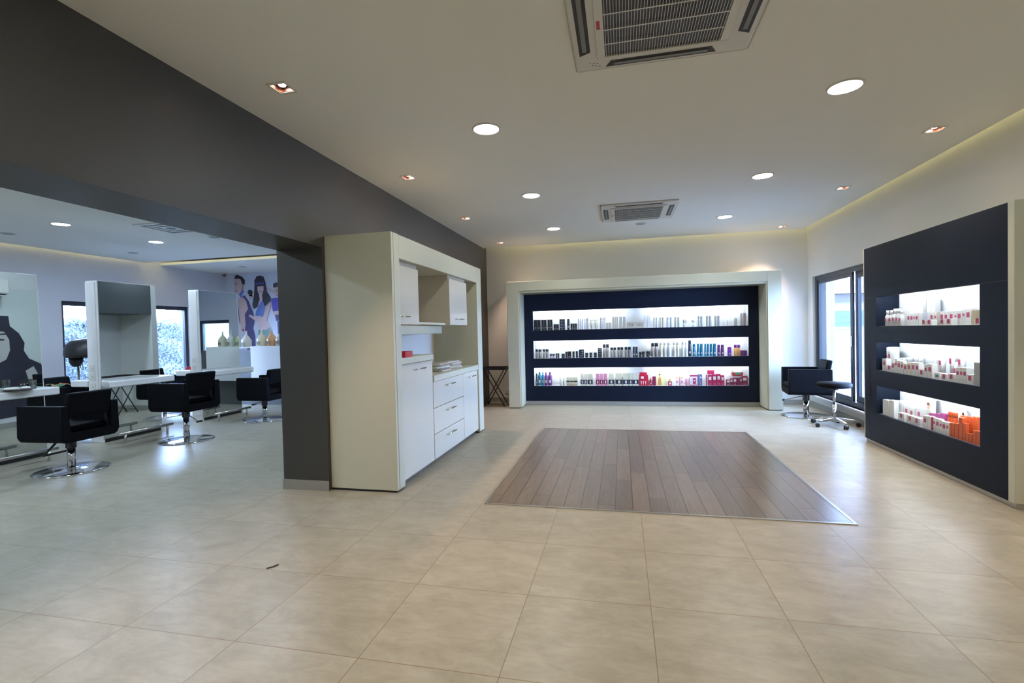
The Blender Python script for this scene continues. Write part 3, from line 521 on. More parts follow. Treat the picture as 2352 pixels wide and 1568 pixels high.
RIGHT = [
 (0, 0, 1.001, 1.066, 0.05, 'lbox', 'wbox', 'small white carton'), (0, 0, 1.078, 1.152, 0.048, 'lbox', 'wbox', 'small white carton'), (0, 0, 1.265, 1.33, 0.055, 'lbox', 'wbox', 'small white carton'), (0, 0, 1.35, 1.422, 0.055, 'lbox', 'wbox', 'small white carton'),
 (0, 0, 1.698, 1.758, 0.052, 'lbox', 'wbox', 'small white carton'), (0, 0, 0.337, 0.402, 0.162, 'rbot', 'white', 'white capped bottle'), (0, 0, 0.412, 0.475, 0.162, 'rbot', 'white', 'white capped bottle'), (0, 0, 0.485, 0.537, 0.174, 'rbot', 'white', 'white capped bottle'),
 (0, 0, 0.547, 0.602, 0.174, 'rbot', 'white', 'white capped bottle'), (0, 0, 0.609, 0.658, 0.161, 'rbot', 'white', 'white capped bottle'), (0, 1, 0.519, 0.618, 0.147, 'lbox', 'wbox', 'white carton with crimson label'), (0, 1, 0.657, 0.704, 0.122, 'lbox', 'wbox', 'white carton with crimson label'),
 (0, 1, 0.709, 0.758, 0.12, 'lbox', 'wbox', 'white carton with crimson label'), (0, 1, 0.761, 0.793, 0.119, 'lbox', 'wbox', 'white carton with crimson label'), (0, 1, 0.796, 0.841, 0.12, 'lbox', 'wbox', 'white carton with crimson label'), (0, 1, 0.846, 0.916, 0.12, 'box', 'white', 'plain white carton'),
 (0, 1, 0.92, 0.977, 0.122, 'box', 'lilac', 'lilac white carton'), (0, 1, 0.982, 1.022, 0.122, 'box', 'white', 'plain white carton'), (0, 1, 1.027, 1.074, 0.122, 'lbox', 'wbox', 'white carton with crimson label'), (0, 1, 1.087, 1.12, 0.12, 'lbox', 'wbox', 'white carton with crimson label'),
 (0, 1, 1.125, 1.163, 0.119, 'box', 'beige', 'plain beige carton'), (0, 1, 1.166, 1.223, 0.121, 'lbox', 'wbox', 'white carton with crimson label'), (0, 1, 1.228, 1.276, 0.119, 'lbox', 'wbox', 'white carton with crimson label'), (0, 1, 1.283, 1.361, 0.12, 'lbox', 'wbox', 'white carton with crimson label'),
 (0, 1, 1.366, 1.391, 0.121, 'lbox', 'wbox', 'white carton with crimson label'), (0, 1, 1.395, 1.453, 0.121, 'lbox', 'wbox', 'white carton with crimson label'), (0, 1, 1.462, 1.493, 0.136, 'lbox', 'wbox', 'white carton with crimson label'), (0, 1, 1.496, 1.566, 0.134, 'lbox', 'wbox', 'white carton with crimson label'),
 (0, 1, 1.57, 1.629, 0.119, 'box', 'kraft', 'light brown carton'), (0, 2, 0.804, 0.853, 0.253, 'box', 'grey', 'tall grey carton'), (0, 2, 0.859, 0.924, 0.249, 'box', 'white', 'tall white carton'), (0, 2, 0.93, 0.989, 0.245, 'box', 'white', 'tall white carton'),
 (1, 0, 0.298, 0.38, 0.126, 'lbox', 'wbox', 'white carton with crimson label'), (1, 0, 0.394, 0.476, 0.064, 'lbox', 'wbox', 'small white carton'), (1, 0, 0.482, 0.539, 0.104, 'lbox', 'wbox', 'white carton with crimson label'), (1, 0, 0.544, 0.586, 0.139, 'lbox', 'wbox', 'white carton with crimson label'),
 (1, 0, 0.592, 0.65, 0.125, 'lbox', 'wbox', 'white carton with crimson label'), (1, 0, 0.655, 0.699, 0.12, 'lbox', 'wbox', 'white carton with crimson label'), (1, 0, 0.705, 0.757, 0.104, 'lbox', 'wbox', 'white carton with crimson label'), (1, 0, 0.764, 0.825, 0.116, 'lbox', 'cbox', 'cream carton with crimson label'),
 (1, 0, 0.832, 0.898, 0.123, 'lbox', 'wbox', 'white carton with crimson label'), (1, 0, 0.903, 0.954, 0.125, 'lbox', 'wbox', 'white carton with crimson label'), (1, 0, 0.961, 1.031, 0.063, 'lbox', 'wbox', 'small white carton'), (1, 0, 1.039, 1.083, 0.114, 'lbox', 'wbox', 'white carton with crimson label'),
 (1, 0, 1.089, 1.156, 0.125, 'lbox', 'wbox', 'white carton with crimson label'), (1, 0, 1.187, 1.264, 0.055, 'gbox', 'wbox', 'small carton with green label'), (1, 0, 1.285, 1.359, 0.055, 'lbox', 'wbox', 'small white carton'), (1, 0, 1.379, 1.456, 0.063, 'lbox', 'wbox', 'small white carton'),
 (1, 0, 1.477, 1.519, 0.124, 'lbox', 'wbox', 'white carton with crimson label'), (1, 0, 1.522, 1.559, 0.127, 'lbox', 'wbox', 'white carton with crimson label'), (1, 0, 1.562, 1.605, 0.128, 'lbox', 'wbox', 'white carton with crimson label'), (1, 0, 1.609, 1.678, 0.078, 'lbox', 'wbox', 'small white carton'),
 (1, 0, 1.69, 1.757, 0.181, 'box', 'grey', 'tall grey carton'), (1, 1, 0.262, 0.285, 0.244, 'lbox', 'wbox', 'tall labelled carton'), (1, 1, 0.291, 0.354, 0.248, 'lbox', 'wbox', 'tall labelled carton'), (1, 1, 0.36, 0.421, 0.251, 'box', 'white', 'tall white carton'),
 (1, 1, 1.022, 1.084, 0.16, 'gbox', 'wbox', 'white carton with green label'), (1, 1, 1.118, 1.204, 0.2, 'obot', 'white', 'white bottle with orange base'), (1, 1, 1.27, 1.333, 0.235, 'obot', 'white', 'white bottle with orange base'), (1, 1, 1.343, 1.38, 0.22, 'rbot', 'white', 'white capped bottle'),
 (1, 1, 1.39, 1.45, 0.233, 'obot', 'white', 'white bottle with orange base'), (1, 1, 1.481, 1.513, 0.116, 'box', 'white', 'plain white carton'), (1, 1, 1.516, 1.552, 0.118, 'box', 'white', 'plain white carton'), (1, 2, 0.313, 0.365, 0.135, 'jar', 'white', 'white jar'),
 (1, 2, 0.372, 0.426, 0.138, 'jar', 'white', 'white jar'), (1, 2, 0.435, 0.499, 0.142, 'jar', 'white', 'white jar'), (1, 2, 0.517, 0.569, 0.156, 'jar', 'white', 'white jar'), (1, 2, 0.621, 0.689, 0.158, 'jar', 'white', 'white jar'),
 (1, 2, 0.697, 0.779, 0.162, 'jar', 'white', 'white jar'), (2, 0, 0.302, 0.418, 0.162, 'box', 'white', 'tall white carton'), (2, 0, 0.433, 0.524, 0.174, 'box', 'white', 'tall white carton'), (2, 0, 0.597, 0.706, 0.072, 'lbox', 'wbox', 'white carton with crimson label'),
 (2, 0, 0.749, 0.859, 0.072, 'lbox', 'wbox', 'white carton with crimson label'), (2, 0, 0.864, 0.968, 0.07, 'lbox', 'wbox', 'white carton with crimson label'), (2, 0, 1.015, 1.08, 0.114, 'lbox', 'wbox', 'white carton with crimson label'), (2, 0, 1.085, 1.134, 0.12, 'box', 'white', 'plain white carton'),
 (2, 0, 1.138, 1.165, 0.119, 'box', 'crimson', 'slim magenta carton'), (2, 0, 1.169, 1.2, 0.12, 'lbox', 'wbox', 'white carton with crimson label'), (2, 0, 1.205, 1.254, 0.118, 'lbox', 'wbox', 'white carton with crimson label'), (2, 0, 1.258, 1.29, 0.114, 'lbox', 'wbox', 'white carton with crimson label'),
 (2, 0, 1.294, 1.344, 0.109, 'lbox', 'wbox', 'white carton with crimson label'), (2, 0, 1.348, 1.382, 0.113, 'lbox', 'wbox', 'white carton with crimson label'), (2, 0, 1.392, 1.423, 0.117, 'obox', 'oj', 'orange carton'), (2, 0, 1.427, 1.455, 0.12, 'obox', 'oj', 'orange carton'),
 (2, 0, 1.458, 1.504, 0.125, 'obox', 'oj', 'orange carton'), (2, 0, 1.508, 1.553, 0.182, 'obox', 'oj', 'orange carton'), (2, 0, 1.556, 1.59, 0.144, 'obox', 'oj', 'orange carton'), (2, 0, 1.593, 1.629, 0.068, 'obox', 'oj', 'small orange carton'),
 (2, 0, 1.633, 1.664, 0.072, 'obox', 'oj', 'small orange carton'), (2, 0, 1.673, 1.71, 0.106, 'obox', 'oj', 'orange carton'), (2, 0, 1.712, 1.754, 0.112, 'obox', 'oj', 'orange carton'), (2, 1, 0.375, 0.466, 0.162, 'box', 'white', 'plain white carton'),
 (2, 1, 0.472, 0.571, 0.175, 'box', 'white', 'plain white carton'), (2, 1, 0.589, 0.677, 0.148, 'lbox', 'wbox', 'tall labelled carton'), (2, 1, 0.682, 0.761, 0.138, 'lbox', 'wbox', 'tall labelled carton'), (2, 1, 0.802, 0.883, 0.156, 'lbox', 'wbox', 'tall labelled carton'),
 (2, 1, 0.998, 1.037, 0.133, 'box', 'purplep', 'purple carton'), (2, 1, 1.042, 1.096, 0.138, 'box', 'purplep', 'purple carton'), (2, 1, 1.1, 1.164, 0.148, 'box', 'purplep', 'purple carton'), (2, 1, 1.168, 1.228, 0.16, 'box', 'purplep', 'purple carton'),
 (2, 1, 1.258, 1.292, 0.189, 'bottle', 'oj', 'orange tube'), (2, 1, 1.296, 1.328, 0.188, 'bottle', 'oj', 'orange tube'), (2, 1, 1.331, 1.364, 0.191, 'bottle', 'oj', 'orange tube'), (2, 1, 1.43, 1.512, 0.184, 'obox', 'oj', 'tall orange carton'),
 (2, 1, 1.516, 1.58, 0.191, 'obox', 'oj', 'tall orange carton'), (2, 1, 1.583, 1.63, 0.201, 'obox', 'oj', 'tall orange carton'), (2, 2, 0.651, 0.945, 0.25, 'card', 'white', 'white pictorial counter card'), (2, 2, 1.206, 1.392, 0.233, 'card', 'pale', 'round-topped pictorial counter card'),
]

# ---------------------------------------------------------------- product displays
def display_panel(t, Wd, H0, H1, u0, u1, rows, depth, tubes, seams=False):
    """dark front with three lit niches; local x along the width, y into the wall"""
    g = G(NAVY); th = .03
    g.box(0, u0, 0, th, H0, H1); g.box(u1, Wd, 0, th, H0, H1)
    zs = [H0]+[z for r in rows[::-1] for z in r]+[H1]
    for a, b in zip(zs[::2], zs[1::2]): g.box(u0, u1, 0, th, a, b)
    g.make('front_panel', t)
    if seams:
        g = G(DARKM)
        for z in (rows[0][1]+.002,): g.box(.002, Wd-.002, -.0006, -.0001, z, z+.003)
        g.box(.10, .102, -.0006, -.0001, H0, rows[0][1]); g.make('panel_joint', t)
    for z0, z1 in rows:
        n = G(NICHE); q = .02; zt = z1+.02
        n.box(u0-q, u1+q, depth, depth+q, z0-q, zt+q)
        n.box(u0-q, u1+q, th+.0005, depth, z0-q, z0); n.box(u0-q, u1+q, th+.0005, depth, zt, zt+q)
        n.box(u0-q, u0, th+.0005, depth, z0, zt, NAVY if seams else None); n.box(u1, u1+q, th+.0005, depth, z0, zt)
        o = n.make('niche', t)
        for a, b in tubes:
            k = G(PLAST); k.box(a-.02, b+.02, th+.004, th+.028, zt-.006, zt); k.make('light_batten', o)
            G(TUBE).cone((a, th+.016, zt-.011), (b, th+.016, zt-.011), .0045, .0045, None, 8).make('light_tube', o)
BROT = math.radians(1.0); BO = Vector((-1.71, 8.665, 0))
BROWS = [(1.34, 1.685), (.835, 1.15), (.34, .665)]
t = thing('product_display', 'wide white-framed black product display built against the back wall', 'display unit', BO, BROT)
display_panel(t, 3.92, .07, 1.985, .157, 3.765, BROWS, .20, [(.2, 1.75), (2.15, 3.72)])
g = G(CREAM)
g.box(-.225, -.02, -.42, .27, .012, 2.19, bev=.004); g.make('frame_leg', t); g = G(CREAM); g.box(-.02, -.0005, -.40, .24, .02, 1.99, bev=.003); g.make('frame_reveal', t)
g = G(CREAM); g.box(3.94, 4.145, -.42, .27, .012, 2.19, bev=.004); g.make('frame_leg', t); g = G(CREAM); g.box(3.9205, 3.94, -.40, .24, .02, 1.99, bev=.003); g.make('frame_reveal', t)
g = G(CREAM); g.box(-.0198, 3.9398, -.42, .27, 2.025, 2.19, bev=.004); g.make('frame_lintel', t)
g = G(CREAM); g.box(-.0198, 3.9398, -.40, .24, 1.991, 2.0248, bev=.003); g.make('frame_reveal', t)
G(SKIRT).box(0, 3.92, -.012, .03, 0, .068).make('plinth', t)
G(DARKM).box(-.215, -.03, -.41, .26, 0, .0115).box(3.95, 4.135, -.41, .26, 0, .0115).make('foot', t)
RO = Vector((2.68, 6.25, 0)); RROWS = [(1.30, 1.612), (.825, 1.13), (.355, .655)]
t = thing('product_display', 'black product display with three lit shelves on the right, full of white cartons', 'display unit', RO, -PI/2)
display_panel(t, 2.10, .04, 2.163, .255, 1.815, RROWS, .22, [(.30, 1.02), (1.06, 1.78)], True)
g = G(CREAM); g.box(2.1005, 2.16, -.004, .335, .04, 2.168, bev=.003); g.make('side_panel', t)
G(CREAM).box(-.018, -.0005, 0, .335, .04, 2.163).make('side_panel', t); G(CREAM).box(-.018, 2.10, .0305, .335, 2.145, 2.163).make('top_panel', t)
G(NAVY).box(0, 2.10, .26, .335, .04, 2.144).make('back_panel', t)
G(STEEL).box(0, 2.15, .012, .33, 0, .0395).make('plinth', t)

PM = {}
def pcol(k):
    C = {'black': (.010, .012, .018), 'navy': (.012, .022, .045), 'grey': (.42, .43, .42), 'lilac': (.62, .64, .78), 'beige': (.56, .54, .46), 'white': (.80, .81, .82), 'mauve': (.42, .33, .38), 'taupe': (.19, .165, .15), 'mauvejar': (.45, .34, .45), 'teal': (.006, .14, .24), 'purple': (.115, .022, .145), 'violet': (.19, .03, .38), 'orange': (.55, .26, .07), 'cream': (.64, .62, .47), 'pink': (.62, .27, .38), 'red': (.42, .012, .04), 'maroon': (.20, .012, .05), 'yellow': (.74, .70, .38), 'redw': (.75, .70, .66), 'blue': (.05, .12, .38), 'crimson': (.38, .014, .085), 'plum': (.20, .012, .07), 'wbox': (.80, .79, .78), 'cbox': (.78, .74, .60), 'kraft': (.45, .36, .24), 'oj': (.62, .10, .025), 'pale': (.80, .80, .74), 'purplep': (.42, .08, .26), 'gold': (.60, .42, .14), 'skin': (.60, .36, .25), 'blackcap': (.012, .012, .014), 'label': (.46, .06, .16), 'green': (.03, .30, .18), 'wlabel': (.78, .76, .72), 'brown': (.10, .03, .015)}[k]
    return mat('product_'+k, C, .32)
ORD = ['', 'first', 'second', 'third', 'fourth', 'fifth', 'sixth', 'seventh', 'eighth', 'ninth', 'tenth', 'eleventh', 'twelfth', 'thirteenth', 'fourteenth', 'fifteenth', 'sixteenth', 'seventeenth', 'eighteenth', 'nineteenth', 'twentieth', 'twenty-first', 'twenty-second', 'twenty-third', 'twenty-fourth']
def product(kind, col, w, h, d, rnd):
    """returns [(part name, G)] in local coords, base at z=0, centred, front at -y; first is the body"""
    m = pcol(col); g = G(m); r = w/2; P = []; e = .0004
    def patch(gg, x0, x1, z0, z1, mm, off=.0012): gg.box(x0, x1, -d/2-off, -d/2-.0001, z0, z1, mm)
    if kind in ('box', 'lbox', 'gbox', 'obox', 'pbox', 'sbox', 'sbox2'):
        g.box(-r, r, -d/2, d/2, 0, h, None, min(.0015, w*.05), 1)
        if kind == 'lbox' and col in ('wbox', 'cbox'):
            a = min(w*.32, .017); z = h*.62; patch(g, -a, a, z-a*1.15, z+a*1.15, pcol('label')); patch(g, -a*.9, a*.9, h*.2, h*.215, pcol('grey'))
        elif kind == 'lbox': patch(g, -r*.62, r*.62, h*.52, h*.82, pcol('wlabel')); patch(g, -r*.6, r*.6, h*.12, h*.15, pcol('wlabel'))
        elif kind == 'gbox': patch(g, -r*.5, r*.5, h*.3, h*.7, pcol('green'))
        elif kind == 'obox':
            for q in (.25, .45, .7): patch(g, -r*.7, r*.5, h*q, h*q+.003, pcol('orange'))
        elif kind == 'pbox':
            if col == 'beige':
                for q in (-.5, -.1, .3): g.prism([(r*q, h*.75), (r*q+.008, h*.7), (r*q+.014, h*.3), (r*q+.004, h*.45)], 'y', -d/2-.0012, -d/2-.0001, pcol('brown'))
                patch(g, -.0006, .0006, 0.002, h-.002, pcol('grey'))
            elif col == 'redw':
                patch(g, -r, r, h*.86, h*.99, pcol('crimson')); patch(g, -r, r, h*.01, h*.07, pcol('crimson')); patch(g, -r*.2, r*.55, h*.15, h*.7, pcol('crimson')); patch(g, 0, r*.35, h*.4, h*.52, pcol('wlabel'), .002)
            elif col == 'blue': g.prism([(-r*.6, h*.95), (-r*.2, h*.95), (r*.05, h*.5), (r*.5, h*.05), (-r*.2, h*.05), (-r*.3, h*.5)], 'y', -d/2-.0012, -d/2-.0001, pcol('orange')); patch(g, r*.1, r*.7, h*.65, h*.8, pcol('wlabel'))
            else:
                for q in (.15, .4, .65, .85): patch(g, -r*.7, r*.7, h*q, h*q+.006, pcol('grey'))
        elif kind == 'sbox': patch(g, -r, r, h*.42, h*.56, pcol('black')); patch(g, -r, r, h*.02, h*.2, pcol('kraft'))
        elif kind == 'sbox2': patch(g, -r, r, h*.12, h*.48, pcol('navy' if col == 'cream' else 'plum')); patch(g, -r*.25, r*.35, h*.18, h*.4, pcol('wlabel'), .002)
        elif col in ('black', 'navy'):
            patch(g, -r*.45, r*.45, h*.2, h*.27, pcol('grey'))
            if col == 'navy':
                for q in (.45, .72): patch(g, r*.2, r*.6, h*q, h*q+.012, pcol('wlabel'))
        P.append(('carton', g))
    elif kind in ('bottle', 'tubeup', 'rbot', 'obot', 'capbox', 'neck', 'pump', 'perf', 'lolly'):
        c = None
        if kind == 'bottle' or kind == 'tubeup':
            g.lathe([(r*.9, 0), (r, h*.03), (r, h*.74), (r*.97, h*.755)], seg=14); c = G(m); c.lathe([(r*.94, h*.757), (r*.94, h*.985), (r*.86, h)], seg=14)
            if col in ('teal', 'black', 'navy', 'purple', 'violet'): g.box(-r*.5, r*.5, -r-.0006, -r*.8, h*.2, h*.32, pcol('grey'))
        elif kind == 'capbox':
            g.lathe([(r*.93, 0), (r, h*.03), (r, h*.74)], seg=14); c = G(pcol('black' if col == 'taupe' else 'violet')); c.lathe([(r, h*.742), (r, h*.98), (r*.95, h)], seg=14)
        elif kind == 'rbot':
            g.lathe([(r, 0), (r, h*.62), (r*.55, h*.70), (r*.55, h*.73)], seg=14); c = G(pcol('white')); c.lathe([(r*.6, h*.732), (r*.6, h)], seg=14)
            g.box(-r*.5, r*.5, -r-.001, -r*.8, h*.3, h*.48, pcol('label'))
        elif kind == 'obot':
            g.lathe([(r*.8, h*.22), (r, h), ], seg=14); c = G(pcol('oj')); c.lathe([(r*.85, 0), (r*.85, h*.218)], seg=14); g.box(-r*.4, r*.4, -r-.001, -r*.7, h*.6, h*.8, pcol('label'))
        elif kind == 'neck':
            g.lathe([(r*.92, 0), (r, h*.04), (r, h*.68), (r*.8, h*.77), (r*.42, h*.82), (r*.42, h*.84)], seg=16); c = G(m); c.lathe([(r*.46, h*.842), (r*.46, h*.97), (r*.38, h)], seg=14)
            g.box(-r*.4, r*.45, -r-.0006, -r*.8, h*.2, h*.4, pcol('wlabel' if w > .05 else 'grey'))
        elif kind == 'pump':
            g.lathe([(r*.9, 0), (r, h*.03), (r, h*.66), (r*.4, h*.72)], seg=14); c = G(pcol('white')); c.lathe([(r*.4, h*.722), (r*.4, h*.80), (r*.15, h*.81), (r*.15, h*.93)], seg=10); c.box(-r*.25, r*.8, -r*.2, r*.2, h*.932, h)
        elif kind == 'perf':
            g.box(-r, r, -d/2, d/2, 0, h*.62, None, .002); g.box(-r*.5, r*.5, -d/2-.001, -d/2, h*.15, h*.48, pcol('wlabel')); g.lathe([(r, h*.62), (r*.5, h*.74), (r*.3, h*.76)], m=pcol('gold'), seg=14); c = G(pcol('gold')); c.lathe([(r*.42, h*.762), (r*.42, h)], seg=12)
        else:
            g.lathe([(r*.85, 0), (r*.85, h*.02), (r*.2, h*.08), (r*.2, h*.75)], seg=12); g.ball((0, 0, h*.42), r*.95, None, 12, 8, (1, .6, 1.6)); c = G(pcol('gold')); c.ball((0, 0, h-r*1.05), r, None, 12, 8, (1, 1, 1))
        P.append(('bottle', g))
        if c: P.append(('cap', c))
    elif kind == 'tube':
        pr = []; n = 14
        g.lathe([(r*.62, h*.13), (r*.72, h*.2), (r*.95, h*.9)], seg=14); g.box(-r, r, -.003, .003, h*.88, h); c = G(m); c.lathe([(r*.62, 0), (r*.62, h*.128)], seg=14); P += [('tube', g), ('cap', c)]
    elif kind == 'jar':
        g.lathe([(r*.85, 0), (r*.97, h*.1), (r*.97, h*.58)], seg=16); c = G(m if col != 'mauvejar' else pcol('black')); c.lathe([(r, h*.582), (r, h*.96), (r*.95, h)], seg=16); P += [('jar', g), ('lid', c)]
    elif kind == 'stand':
        g.box(-r, r, -d/2, d/2, 0, h*.42, None, .002); g.box(-r*.96, r*.9, -d/2+.02, d/2, h*.42, h*.80, None, .002); g.box(-r*.85, r*.7, d/2-.02, d/2-.01, h*.80, h)
        for q in (-.55, -.1, .35): g.prism([(r*q-.007, h*.34), (r*q+.007, h*.34), (r*q+.003, h*.08), (r*q-.003, h*.08)], 'y', -d/2-.0012, -d/2-.0001, pcol('wlabel'))
        g.box(-r*.6, r*.0, -d/2+.0185, -d/2+.0199, h*.52, h*.7, pcol('wlabel')); P.append(('stand', g))
    elif kind == 'card':
        if col == 'pale': n = 20; g.prism([(r, 0)]+[(r*math.cos(PI*i/n), h*.45+h*.55*math.sin(PI*i/n)) for i in range(n+1)]+[(-r, 0)], 'y', .0, .004)
        else: g.box(-r, r, 0, .004, 0, h)
        P.append(('card', g)); f = G(pcol('skin')); x = r*.25 if col != 'yellow' else -r*.35
        f.lathe([(r*.02, 0), (r*.30, h*.02), (r*.26, h*.3), (r*.22, h*.48), (r*.08, h*.55)], (x, 0, 0), None, 4) if False else f.prism([(x-r*.34, .002), (x+r*.34, .002), (x+r*.26, h*.42), (x+r*.2, h*.56), (x-r*.2, h*.56), (x-r*.26, h*.42)], 'y', -.0012, -.0001, pcol('orange' if col == 'yellow' else ('cream' if col == 'white' else 'skin')))
        f.prism([(x+r*.14*math.cos(2*PI*i/14), h*.68+h*.12*math.sin(2*PI*i/14)) for i in range(14)], 'y', -.0014, -.0001, pcol('skin'))
        f.prism([(x+r*.16*math.cos(PI*i/10), h*.72+h*.11*math.sin(PI*i/10)) for i in range(11)], 'y', -.0022, -.0015, pcol('brown')); P.append(('printed_figure', f))
    return P
TOPN = ['top shelf of the {} display', 'middle shelf of the {} display', 'bottom shelf of the {} display']
def stock(rows, origin, rz, niches, depth_of, disp):
    cnt = {}; tot = {}
    for e in rows: tot[e[0], e[-1]] = tot.get((e[0], e[-1]), 0)+1
    R3 = Matrix.Rotation(rz, 3, 'Z'); rnd = random.Random(5)
    for e in sorted(rows, key=lambda e: (e[0], e[-6] if len(e) == 8 else e[1])):
        if len(e) == 7: r, u0, u1, h, kind, col, desc = e; dr = 0
        else: r, dr, u0, u1, h, kind, col, desc = e
        w = u1-u0-.001; y0, dmax = depth_of(r, dr); round_ = kind in ('bottle', 'tubeup', 'rbot', 'obot', 'capbox', 'neck', 'pump', 'lolly', 'tube', 'jar')
        if round_: w = min(w, dmax)
        d = w if round_ else min(dmax, max(.025, w*.8))
        if kind == 'stand': d = dmax
        h = min(h, niches[r][1]-niches[r][0]-.004)
        k = (r, desc); cnt[k] = cnt.get(k, 0)+1; sh = TOPN[r].format(disp)
        lab = f'{desc} on the {sh}' if tot[k] == 1 else f'{ORD[cnt[k]]} {desc} from left on {sh}'
        p = origin+R3 @ Vector(((u0+u1)/2, y0+d/2, 0)); p.z = niches[r][0]+.0004
        parts = product(kind, col, w, h, d, rnd); nm = desc.split()[-1] if desc.split()[-1] in ('carton', 'bottle', 'tube', 'jar', 'applicator') else {'stand': 'display_stand', 'card': 'counter_card'}.get(kind, 'product_carton' if not round_ else 'bottle')
        nm = {'carton': 'product_carton', 'bottle': 'product_bottle', 'tube': 'product_tube', 'jar': 'product_jar', 'applicator': 'applicator'}.get(nm, nm)
        cat = {'product_carton': 'carton', 'product_bottle': 'bottle', 'product_tube': 'tube', 'product_jar': 'jar', 'display_stand': 'display stand', 'counter_card': 'sign', 'applicator': 'applicator'}[nm]
        grp = f'products on the {sh}'
        if len(parts) == 1: tag(parts[0][1].make(nm, loc=p, rz=rz), lab, cat, grp)
        else:
            t = thing(nm, lab, cat, p, rz, grp)
            for n_, gg in parts: gg.make(n_, t)
stock(BACK, BO, BROT, BROWS, lambda r, d: (.055, .075), 'back')
stock(RIGHT, RO, -PI/2, RROWS, lambda r, d: ((.036, .046), (.092, .05), (.152, .05))[d], 'right-hand')
# a few things lying on top of others
def on_back(u, y, z): p = BO+Matrix.Rotation(BROT, 3, 'Z') @ Vector((u, y, 0)); p.z = z; return p
g = G(pcol('crimson')); g.box(-.052, .052, -.03, .03, 0, .068, None, .0015, 1); tag(g.make('product_carton', loc=on_back(3.18, .095, .34+.19), rz=BROT+.05), 'crimson carton lying on top of other cartons, bottom shelf of the back display', 'carton')
t = thing('gift_basket', 'red tray with a clear pink-trimmed bag atop plum cartons, bottom shelf of back display', 'basket', on_back(3.60, .095, .34+.160), BROT)
G(pcol('red')).prism([(-.075, 0), (.075, 0), (.088, .055), (-.088, .055)], 'y', -.035, .035).make('tray', t); G(mat('clear_bag', (.70, .74, .76), .2)).prism([(-.07, .0555), (.07, .0555), (.078, .13), (.04, .15), (-.05, .145), (-.08, .12)], 'y', -.03, .03, bev=.008).make('bag', t)
G(pcol('green')).box(-.045, .05, -.0375, -.0352, .02, .052).make('label', t); G(pcol('pink')).prism([(-.06, .151), (.06, .151), (.03, .135), (-.02, .135)], 'y', -.033, -.0305).make('ribbon', t)

# ---------------------------------------------------------------- cream cupboard wall
X0, X1 = XD1+.001, -1.85     # back and front of the surround
t = thing('cupboard_surround', 'tall cream surround framing the cupboards against the charcoal wall', 'cabinet frame', (-2.16, 5.06, 0))
def bb(x0, x1, y0, y1, z0, z1, name, par, m=CREAM, bev=.003, base=(-2.16, 5.06, 0)):
    return G(m).box(x0-base[0], x1-base[0], y0-base[1], y1-base[1], z0-base[2], z1-base[2], bev=bev).make(name, par)
bb(X0, X1-.004, 3.755, 3.79, .018, 2.19, 'end_panel', t); bb(X1-.055, X1, 3.7902, 3.895, .018, 2.19, 'pilaster', t); bb(X0, X1-.056, 3.7902, 3.895, .018, 2.19, 'side_wall', t, CABIN)
bb(X0, X1, 6.185, 6.385, .018, 2.19, 'end_panel', t); bb(X1-.055, X1-.0005, 3.8952, 6.1848, 1.985, 2.188, 'fascia', t); bb(X0, X1-.0555, 3.8952, 6.1848, 1.985, 2.188, 'top_panel', t)
bb(X0, X0+.015, 3.8952, 6.1848, .06, 1.984, 'back_panel', t, CABIN, 0)
bb(X0+.01, X1-.02, 3.765, 3.885, 0, .0178, 'foot', t, DARKM, 0); bb(X0+.01, X1-.02, 6.20, 6.37, 0, .0178, 'foot', t, DARKM, 0)
def handle(x, ya, yb, z, par, base):
    g = G(CHROME); x -= base[0]; ya -= base[1]; yb -= base[1]; z -= base[2]
    g.cone((x+.025, ya, z), (x+.025, yb, z), .006); 
    for y in (ya+.03, yb-.03): g.cone((x, y, z), (x+.024, y, z), .005, None, None, 8)
    return lb(g.make('handle', par), 'chrome bar handle')
XF = -1.868; xb = X0+.016
c = thing('base_cabinet', 'tall gloss white base cabinet at the near end of the cupboard wall', 'cabinet', (-2.16, 4.26, 0)); B_ = (-2.16, 4.26, 0)
bb(xb, XF-.022, 3.8955, 4.622, .05, 1.07, 'carcass', c, GLOSSW, 0, B_); d = bb(XF-.02, XF, 3.90, 4.622, .052, 1.066, 'door', c, GLOSSW, .002, B_); handle(XF, 4.13, 4.40, 1.005, d, B_)
bb(xb, XF-.05, 3.8955, 4.622, 0, .0498, 'toe_kick', c, STEEL, 0, B_)
tag(bb(xb, XF+.012, 3.8955, 4.632, 1.0705, 1.125, 'worktop', None, CREAM, .002, (0, 0, 0)), 'short raised cream worktop over the tall base cabinet', 'worktop')
c = thing('drawer_cabinet', 'gloss white cabinet with three wide drawers under the low worktop', 'cabinet', (-2.16, 5.11, 0)); B_ = (-2.16, 5.11, 0)
bb(xb, XF-.022, 4.6325, 5.586, .05, .842, 'carcass', c, GLOSSW, 0, B_); bb(xb, XF-.05, 4.6325, 5.586, 0, .0498, 'toe_kick', c, STEEL, 0, B_)
for z0, z1 in ((.052, .302), (.308, .568), (.574, .838)):
    d = bb(XF-.02, XF, 4.636, 5.584, z0, z1, 'drawer', c, GLOSSW, .002, B_); handle(XF, 4.96, 5.24, z1-.065, d, B_)
c = thing('base_cabinet', 'gloss white single-door base cabinet at the far end of the worktop', 'cabinet', (-2.16, 5.88, 0)); B_ = (-2.16, 5.88, 0)
bb(xb, XF-.022, 5.5865, 6.184, .05, .842, 'carcass', c, GLOSSW, 0, B_); d = bb(XF-.02, XF, 5.59, 6.18, .052, .838, 'door', c, GLOSSW, .002, B_); handle(XF, 5.75, 6.03, .78, d, B_); bb(xb, XF-.05, 5.5865, 6.184, 0, .0498, 'toe_kick', c, STEEL, 0, B_)
